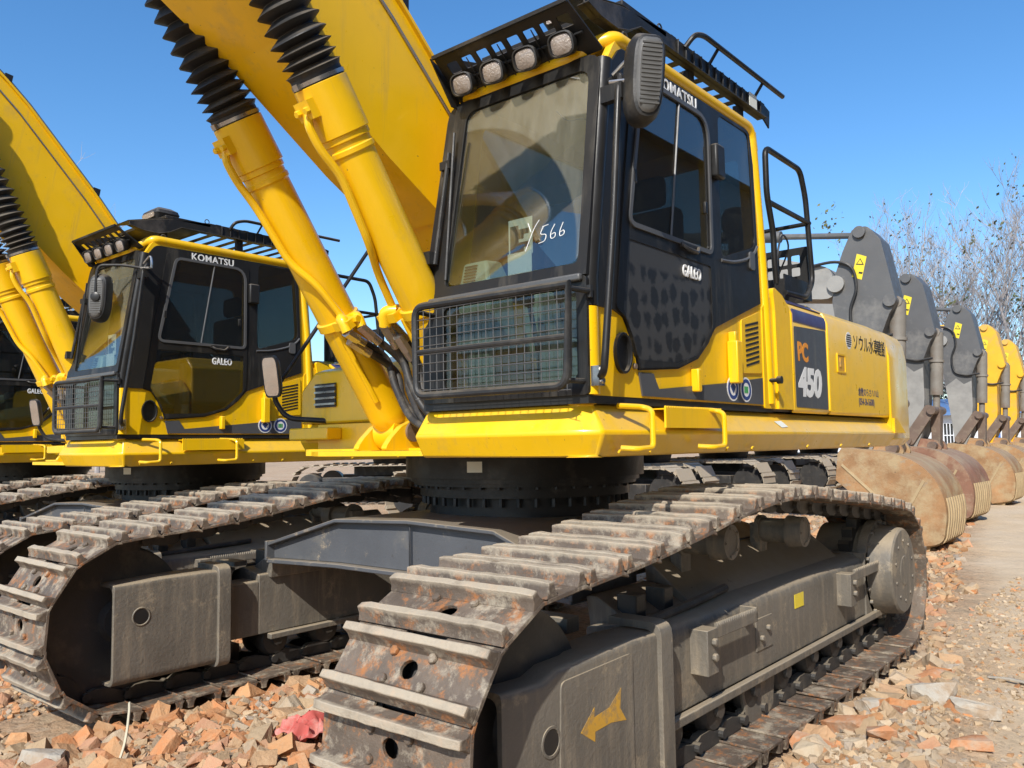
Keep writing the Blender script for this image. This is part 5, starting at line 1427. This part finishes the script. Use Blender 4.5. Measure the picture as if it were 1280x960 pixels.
for vs0, fs0, kd in LIB:
    bm = bmesh.new(); vv0 = [bm.verts.new(p) for p in vs0]
    for f in fs0:
        try: bm.faces.new([vv0[i] for i in f])
        except ValueError: pass
    bmesh.ops.triangulate(bm, faces=bm.faces[:]); bmesh.ops.subdivide_edges(bm, edges=bm.edges[:], cuts=2, use_grid_fill=True)
    bm.normal_update(); off_ = Vector((len(LIB2) * 3.1, 0, 0))
    for v in bm.verts: v.co += v.normal * (.10 * noise.noise(v.co * 1.7 + off_) + .055 * noise.noise(v.co * 5 + off_)) - v.co * .0
    bm.verts.index_update()
    LIB2.append(([v.co.copy() for v in bm.verts], [[v.index for v in f.verts] for f in bm.faces], kd)); bm.free()
def under_track(x, y): return any(abs(y - c) < .34 for c in (1.425, -1.425)) and -2.42 < x < 2.42
def scatter(n, x0, x1, y0, y1, smin, smax, power=2.2, avoid=None):
    for _ in range(n):
        x = rnd.uniform(x0, x1); y = rnd.uniform(y0, y1)
        if under_track(x, y): continue
        if avoid and avoid(x, y): continue
        dens = .55 + .6 * noise.noise(Vector((x * 1.1, y * 1.1, 9)))
        s = smin + (smax - smin) * rnd.random() ** power
        if rnd.random() > dens + (.35 if s < .02 else 0): continue
        vs, fs, kind = (LIB2 if s > .034 and x > -4 else LIB)[rnd.randrange(40)]
        m = rot_euler(rnd, .75) * s
        z = ground_h(x, y) + s * rnd.uniform(-.12, .30)
        base = len(V); o = Vector((x, y, z))
        V.extend([m @ p + o for p in vs]); Fc.extend([[base + i for i in f] for f in fs])
        tone = noise.noise(Vector((x * .9, y * .9, 40)))
        if kind == 'brick' or (x > .2 and y < 1.2 and rnd.random() < .35): c = PAL[rnd.choice((0, 0, 0, 1, 1, 7))]
        else: c = PAL[rnd.choice((1, 2, 2, 3, 3, 4, 7, 8) if tone < .12 else (2, 3, 4, 5, 6, 8))]
        if y > 1.5 and (s < .03 or rnd.random() < .3) and rnd.random() < .72: c = PAL[rnd.choice((3, 4, 5, 6, 6, 8, 8))]
        k = rnd.uniform(.72, 1.15); c = (c[0] * k, c[1] * k, c[2] * k, 1)
        for f in fs: CC.extend([c] * len(f))
PATH = lambda x, y: y - .19 * x > 2.35 + .25 * noise.noise(Vector((x, y, 0)))
scatter(5200, .2, 3.5, -3.4, 1.1, .015, .068, 2.0)
scatter(26000, -.4, 3.6, -3.6, 1.1, .004, .026, 2.0)
scatter(1900, -4.4, 1.6, 1.72, 2.7, .018, .08, 2.6, PATH)
scatter(22000, -4.2, 2.0, 1.72, 3.0, .006, .03, 1.6, PATH)
scatter(9000, -9, -2.3, -1.5, 2.4, .008, .06, 3.0, PATH)
scatter(5000, -18, -8, -4.0, 1.6, .012, .08, 3.2, PATH)
scatter(5000, -9, 2, 2.0, 4.2, .003, .014, 2.4)
scatter(5000, -6, 1.6, 1.72, 3.0, .004, .02, 2.0)
scatter(2500, -9, 2.2, -5.5, -1.8, .015, .09, 2.4)
scatter(2500, -16, -2.5, -9, -3, .02, .12, 2.4)
me = bpy.data.meshes.new('brick_rubble'); me.from_pydata(V, [], Fc)
ca = me.color_attributes.new('Col', 'BYTE_COLOR', 'CORNER')
flat = []
for c in CC: flat.extend((c[0] ** (1/2.2), c[1] ** (1/2.2), c[2] ** (1/2.2), 1))
ca.data.foreach_set('color_srgb', flat)
def rubble_mat():
    m, nt, out = newmat('rubble_pieces')
    p = nd(nt, 'ShaderNodeBsdfPrincipled', Roughness=.92); p.inputs['Specular IOR Level'].default_value = .25
    at = nd(nt, 'ShaderNodeVertexColor'); at.layer_name = 'Col'
    tc = nd(nt, 'ShaderNodeTexCoord'); n = noise_n(nt, 40, 8, .7, tc.outputs['Object']); n2 = noise_n(nt, 12, 6, .7, tc.outputs['Object'])
    f = ramp(nt, n2.outputs['Fac'], [(.42, 0.05), (.66, .6)]).outputs[0]
    c = mixc(nt, f, at.outputs['Color'], (.46, .32, .19))
    nt.links.new(c, p.inputs['Base Color'])
    b = nd(nt, 'ShaderNodeBump', Strength=.9); b.inputs['Distance'].default_value = .012; nt.links.new(n.outputs['Fac'], b.inputs['Height']); nt.links.new(b.outputs[0], p.inputs['Normal'])
    nt.links.new(p.outputs[0], out.inputs[0]); return m
me.materials.append(rubble_mat())
rb = bpy.data.objects.new('brick_rubble', me); COL.objects.link(rb); rb['kind'] = 'stuff'

def chunk(name, label, cat, mat, x, y, size, dims, seed, zo=.0, rough=.12):
    r_ = random.Random(seed); pts = [Vector((r_.uniform(-1, 1), r_.uniform(-1, 1), r_.uniform(-1, 1))) for _ in range(26)]
    pts = [Vector((p.x * dims[0], p.y * dims[1], p.z * dims[2])) for p in pts]
    bm = cluster_hull(pts); bmesh.ops.delete(bm, geom=[v for v in bm.verts if not v.link_faces], context='VERTS')
    bmesh.ops.triangulate(bm, faces=bm.faces[:]); bmesh.ops.subdivide_edges(bm, edges=bm.edges[:], cuts=2, use_grid_fill=True)
    for v in bm.verts: v.co += v.normal * rough * .5 * noise.noise(v.co * 4 + Vector((seed, 0, 0))) * min(dims)
    for v in bm.verts: v.co *= size
    mb = MB(); mb.bm.free(); mb.bm = bm
    o = build(name, mb, mat, None, smooth=28, loc=(x, y, ground_h(x, y) + dims[2] * size * .45 + zo))
    o.rotation_euler = (r_.uniform(-.2, .2), r_.uniform(-.2, .2), r_.uniform(0, 6))
    return tag(o, label, cat)
CHUNKS = True
chunk('stone_block', 'pale orange and white broken block lying lowest left in the rubble', 'rubble', M['concrete'], 2.50, -.80, .10, (1.1, .7, .6), 3)
chunk('stone_block', 'sharp tan chunk wedged right of the pale broken block at lower left', 'rubble', M['brick'], 2.33, -.66, .075, (1, .8, .6), 5)
chunk('brick_piece', 'orange brick piece leaning against the track edge, lowest at lower right', 'brick', M['brick'], .16, 1.86, .105, (1.3, .6, .45), 8)
chunk('concrete_lump', 'largest whitish concrete lump right of the ground track', 'rubble', M['concrete'], -.80, 2.14, .115, (1.0, .85, .7), 12, .0, .5)
chunk('concrete_slab', 'whitish broken slab just nearer and right of the largest concrete lump', 'rubble', M['concrete'], -.78, 2.34, .105, (1.2, .8, .6), 14, .0, .4)
chunk('concrete_slab', 'thin pale slab piece beside the track, behind the orange bricks', 'rubble', M['concrete'], -.55, 1.93, .11, (1.1, .6, .45), 15, 0, .4)
chunk('brick_piece', 'flat pinkish orange brick piece farthest along the right track edge', 'brick', M['brick'], -1.45, 1.98, .125, (1.1, .9, .35), 19)
chunk('brick_piece', 'upright orange brick chunk between track and thin pale slab', 'brick', M['brick'], -.12, 1.90, .095, (1.1, .8, .65), 23)
chunk('brick_piece', 'cracked orange brick with a dark side, right of the leaning brick piece', 'brick', M['brick'], -.02, 2.10, .09, (1.1, .8, .6), 27)
chunk('brick_piece', 'reddish brick fragment at the lower right near the pale path', 'brick', M['brick'], -.28, 2.40, .08, (1.2, .8, .4), 31)
# splinter of wood
mb = MB(); mb.loft([[(x, y0 + dy, z + dz) for dy, dz in ((-.013, 0), (.013, 0), (.011, .011), (-.012, .013))] for x, y0, z in ((-.11, -.03, .0), (0, .0, .01), (.10, .035, .0))])
o = build('wood_splinter', mb, M['wood'], None, loc=(-1.62, 2.36, ground_h(-1.62, 2.36) + .015), bev=.002); o.rotation_euler = (0, 0, 1.2); tag(o, 'flat pale wood splinter lying on the dirt beside the path', 'wood')
# pale twig standing out of the rubble
mb = MB(); mb.tube(spline([(2.36, -.44, .02), (2.30, -.47, .14), (2.25, -.54, .24), (2.22, -.60, .27), (2.20, -.64, .255)], 6), [.006] * 24 + [.004], 6)
tag(build('twig', mb, M['twig'], None), 'thin pale twig sticking up out of the rubble at lower left', 'twig')
# crumpled red cloth
bm = bmesh.new(); bmesh.ops.create_grid(bm, x_segments=34, y_segments=34, size=.15)
for v in bm.verts:
    q = v.co.copy(); r_ = q.length
    v.co.z = .05 * (1 - (r_ / .21) ** 2) + .05 * abs(noise.noise(q * 14)) + .05 * noise.noise(q * 26 + Vector((4, 2, 1)))
    v.co.x += .04 * noise.noise(q * 16 + Vector((9, 0, 0))); v.co.y += .04 * noise.noise(q * 16 + Vector((0, 9, 0)))
mb = MB(); mb.bm.free(); mb.bm = bm
o = build('cloth', mb, M['redcloth'], None, loc=(1.55, -.10, .06), smooth=60); o.scale = (1.0, .8, 1); tag(o, 'crumpled faded red cloth among the bricks between the tracks', 'cloth')

# ------------------------------------------------------------------ building, hedge, trees far behind
b = thing('low_building', 'low white building with blue roof edge, blue door and barred window behind the grey arms', 'building', (-52, -7, 0))
# local frame: front wall in the y-z plane, facing +x
holes = [rrect(-1.95, .9, -.85, 2.35, .01, 1), rrect(.1, .02, 1.1, 2.25, .01, 1), rrect(4.2, .9, 5.4, 2.35, .01, 1), rrect(-6.2, .9, -5.0, 2.35, .01, 1)]
mb = MB(); mb.plate([[(-14, -.1), (14, -.1), (14, 3.0), (-14, 3.0)]] + holes, frontF, -.2, 0); mb.box((-6, -14, -.1), (-.2, -13.8, 3.0)); mb.box((-6, 13.8, -.1), (-.2, 14, 3.0)); mb.box((-6, -14, -.1), (-5.8, 14, 3.0))
build('wall', mb, M['wall'], b)
mb = MB(); mb.faces([(.5, -14.5, 3.0), (.5, 14.5, 3.0), (-3, 14.5, 4.0), (-3, -14.5, 4.0), (-6.5, -14.5, 3.0), (-6.5, 14.5, 3.0)], [(0, 1, 2, 3), (3, 2, 5, 4)]); mb.box((.45, -14.5, 2.85), (.55, 14.5, 3.05)); build('roof', mb, M['roofblue'], b)
mb = MB(); mb.box((-.12, .12, .03), (-.06, 1.08, 2.23)); build('door', mb, M['bluepaint'], b)
for y0, y1 in ((-1.95, -.85), (4.2, 5.4), (-6.2, -5.0)):
    mb = MB(); mb.box((-.16, y0, .9), (-.12, y1, 2.35)); w = build('window', mb, M['darkwin'], b)
    mb = MB()
    for k in range(7): yy = y0 + (y1 - y0) * k / 6; mb.box((-.02, yy - .025, .9), (.01, yy + .025, 2.35))
    mb.box((-.03, y0, 1.6), (.0, y1, 1.66)); build('window_bars', mb, M['wall'], w)

def leaf_cloud(mb, n, fn, size, rnd):
    for _ in range(n):
        c = fn(); a = Vector((rnd.gauss(0, 1), rnd.gauss(0, 1), rnd.gauss(0, 1))).normalized(); q = a.orthogonal().normalized(); w = a.cross(q); s = size * rnd.uniform(.6, 1.4)
        mb.faces([c - q * s * .5, c + w * s * .3, c + q * s * .5, c - w * s * .3], [(0, 1, 2, 3)])
def bare_tree(x, y, h, seed, label, leaves=180):
    r_ = random.Random(seed); t = thing('bare_tree', label, 'tree', (x, y, 0), group='bare trees behind the yard')
    mb = MB(); tips = []
    def branch(p, d, L, r0, lvl):
        n = 4 if lvl < 3 else 3; pts = [p]; rs = [r0]
        for k in range(n):
            d = (d + Vector((r_.gauss(0, .13), r_.gauss(0, .13), .06 + .05 * lvl)) * (1 if lvl else .35)).normalized()
            p = p + d * L / n; pts.append(p); rs.append(r0 * (1 - .62 * (k + 1) / n))
        mb.tube(pts, rs, 7 if lvl == 0 else (5 if lvl == 1 else 3), caps=False)
        tips.extend(pts[1:] if lvl >= 2 else [])
        if lvl >= 4: return
        kids_ = (13, 7, 5, 4)[lvl]
        for i in range(kids_):
            k = r_.randint(1 if lvl else 1, n); s = (k - r_.random()) / n; k0 = min(n - 1, int(s * n)); f = s * n - k0
            q = pts[k0].lerp(pts[k0 + 1], f)
            az = r_.uniform(0, 6.28); tilt = r_.uniform(.35, .85)
            side = d.orthogonal().normalized(); side.rotate(Matrix.Rotation(az, 3, d))
            nd_ = (d * math.cos(tilt) + side * math.sin(tilt)).normalized(); nd_.z = max(nd_.z, .15); nd_.normalize()
            branch(q, nd_, L * r_.uniform(.42, .62), max(.012, rs[k0] * r_.uniform(.45, .66)), lvl + 1)
    branch(Vector((0, 0, -.2)), Vector((0, 0, 1)), h * .80, h * .012, 0)
    build('branches', mb, M['bark'], t)
    mb = MB(); leaf_cloud(mb, leaves, lambda: r_.choice(tips) + Vector((r_.gauss(0, .05), r_.gauss(0, .05), r_.gauss(0, .05))), .20, r_)
    build('leaves', mb, M['leafdark'], t, smooth=0)
    mb = MB(); cs = [r_.choice(tips) for _ in range(7)]
    leaf_cloud(mb, 260, lambda: (lambda c: c + Vector((r_.gauss(0, .5), r_.gauss(0, .5), r_.gauss(0, .7))))(r_.choice(cs)), .28, r_)
    build('leaves', mb, M['leafdry'], t, smooth=0)
    return t
TREES = [(-17.5, -56, 15, 'bare tree glimpsed between the lift cylinders of the second yellow machine'), (-20.5, -53.5, 14, 'second bare tree glimpsed behind the boom of the second yellow machine'), (-62, -15.5, 14, 'thin bare tree, leftmost of the tall ones right of the nearest grey arm'), (-58, -11.6, 15.5, 'tall bare tree with dark birdlike leaf specks, second of the row'),
         (-64, -10.2, 14.5, 'pale twiggy bare tree behind the middle of the row'), (-55, -7.8, 13.5, 'bare tree with a forked dark trunk above the farthest grey arm'), (-57, -5.2, 14, 'bare tree with a yellow-green leaf clump at the right edge'), (-66, -5.0, 14.5, 'bare tree farthest right, partly cut by the frame'),
         (-60, -20, 10, 'low bare tree seen through the handrail behind the cab')]
for i, (x, y, h, l) in enumerate(TREES): bare_tree(x, y, h, 100 + i, l, 260 if i < 3 else 160)
def shrub(x, y, w, h, seed, label):
    r_ = random.Random(seed); t = thing('evergreen_shrub', label, 'shrub', (x, y, 0), group='evergreen shrubs behind the low building')
    lobes = [(Vector((r_.uniform(-.6, .6) * w, r_.uniform(-.8, .8) * w, r_.uniform(.3, .85) * h)), r_.uniform(.25, .45) * w) for _ in range(12)]
    mb = MB()
    def fn():
        c, r0 = r_.choice(lobes); a = Vector((r_.gauss(0, 1), r_.gauss(0, 1), r_.gauss(0, 1))).normalized(); return c + a * r0 * r_.uniform(.6, 1.1)
    leaf_cloud(mb, 2600, fn, .28, r_); build('foliage', mb, M['hedge'], t, smooth=0)
    mb = MB()
    for _ in range(6): c, r0 = r_.choice(lobes); mb.tube([(0, 0, -.1), tuple(c * .5), tuple(c)], [.1, .07, .02], 6)
    build('stem', mb, M['bark'], t)
for i, (x, y, w, h, l) in enumerate([(-62, -15, 3.2, 6.5, 'dark green shrub left of the middle grey arm, above the white building'), (-61, -10.8, 3.0, 6.8, 'dark green shrub between the second and third grey arms'), (-63, -6, 3.2, 6.0, 'dark green shrub behind the yellow arms'), (-62, -1.5, 3.0, 5.5, 'dark green shrub at the right edge above the white building'), (-63, -20, 3.4, 5.0, 'dark green shrub low behind the big counterweight')]):
    shrub(x, y, w, h, 50 + i, l)
# long dark shed across the yard; it is what the cab's side glass mirrors
b = thing('long_shed', 'long dark shed across the yard, mirrored in the cab side windows', 'shed', (-30, 12.5, 0))
mb = MB(); mb.box((-45, 0, 0), (45, 10, 11.0)); build('wall', mb, M['shed'], b)
mb = MB(); mb.faces([(-46, -.5, 10.9), (46, -.5, 10.9), (46, 5, 11.8), (-46, 5, 11.8), (46, 11, 10.9), (-46, 11, 10.9)], [(0, 1, 2, 3), (3, 2, 4, 5)]); build('roof', mb, M['shed'], b)
for k in range(10):
    mb = MB(); mb.box((-42 + k * 8.2, -.06, 0), (-38.5 + k * 8.2, -.02, 4.6)); build('door', mb, M['frame'], b)

# ------------------------------------------------------------------ camera, sky, sun
cam = bpy.data.cameras.new('camera'); co = bpy.data.objects.new('camera', cam); COL.objects.link(co); scn.camera = co
yaw = R(219.9); pit = math.atan(76 / 1030); th = .015
F_ = Vector((math.cos(yaw) * math.cos(pit), math.sin(yaw) * math.cos(pit), math.sin(pit))); R0 = Vector((math.sin(yaw), -math.cos(yaw), 0)); U0 = R0.cross(F_)
Rr = R0 * math.cos(th) - U0 * math.sin(th); Ur = U0 * math.cos(th) + R0 * math.sin(th)
co.matrix_world = Matrix.Translation((4.09, 3.325, 1.45)) @ Matrix((Rr, Ur, -F_)).transposed().to_4x4()
cam.sensor_width = 36; cam.lens = 36 * 1030 / 1280; cam.clip_start = .05; cam.clip_end = 3000
SUN_AZ, SUN_EL = 22.0, 39.5           # azimuth from +X towards +Y
w = bpy.data.worlds.new('World'); scn.world = w; w.use_nodes = True
nt = w.node_tree; bg = nt.nodes['Background']
sky = nt.nodes.new('ShaderNodeTexSky'); sky.sky_type = 'NISHITA'; sky.sun_disc = False
sky.sun_elevation = R(SUN_EL); sky.sun_rotation = R(90 - SUN_AZ); sky.air_density = 1.0; sky.dust_density = .6; sky.ozone_density = 3.2; sky.altitude = 0
hs = nt.nodes.new('ShaderNodeHueSaturation'); hs.inputs['Saturation'].default_value = 1.24; nt.links.new(sky.outputs[0], hs.inputs['Color']); nt.links.new(hs.outputs[0], bg.inputs[0]); bg.inputs[1].default_value = .15
sl = bpy.data.lights.new('sun', 'SUN'); so = bpy.data.objects.new('sun', sl); COL.objects.link(so)
sl.energy = 3.9; sl.angle = R(.53); sl.color = (1, .95, .87)
sd = Vector((math.cos(R(SUN_AZ)) * math.cos(R(SUN_EL)), math.sin(R(SUN_AZ)) * math.cos(R(SUN_EL)), math.sin(R(SUN_EL))))
so.rotation_euler = sd.to_track_quat('Z', 'Y').to_euler()
scn.view_settings.view_transform = 'Standard'; scn.view_settings.look = 'None'; scn.view_settings.exposure = .45; scn.view_settings.gamma = 1
scn.render.engine = 'CYCLES'; scn.cycles.max_bounces = 8; scn.cycles.transparent_max_bounces = 24; scn.cycles.glossy_bounces = 4; scn.cycles.diffuse_bounces = 3
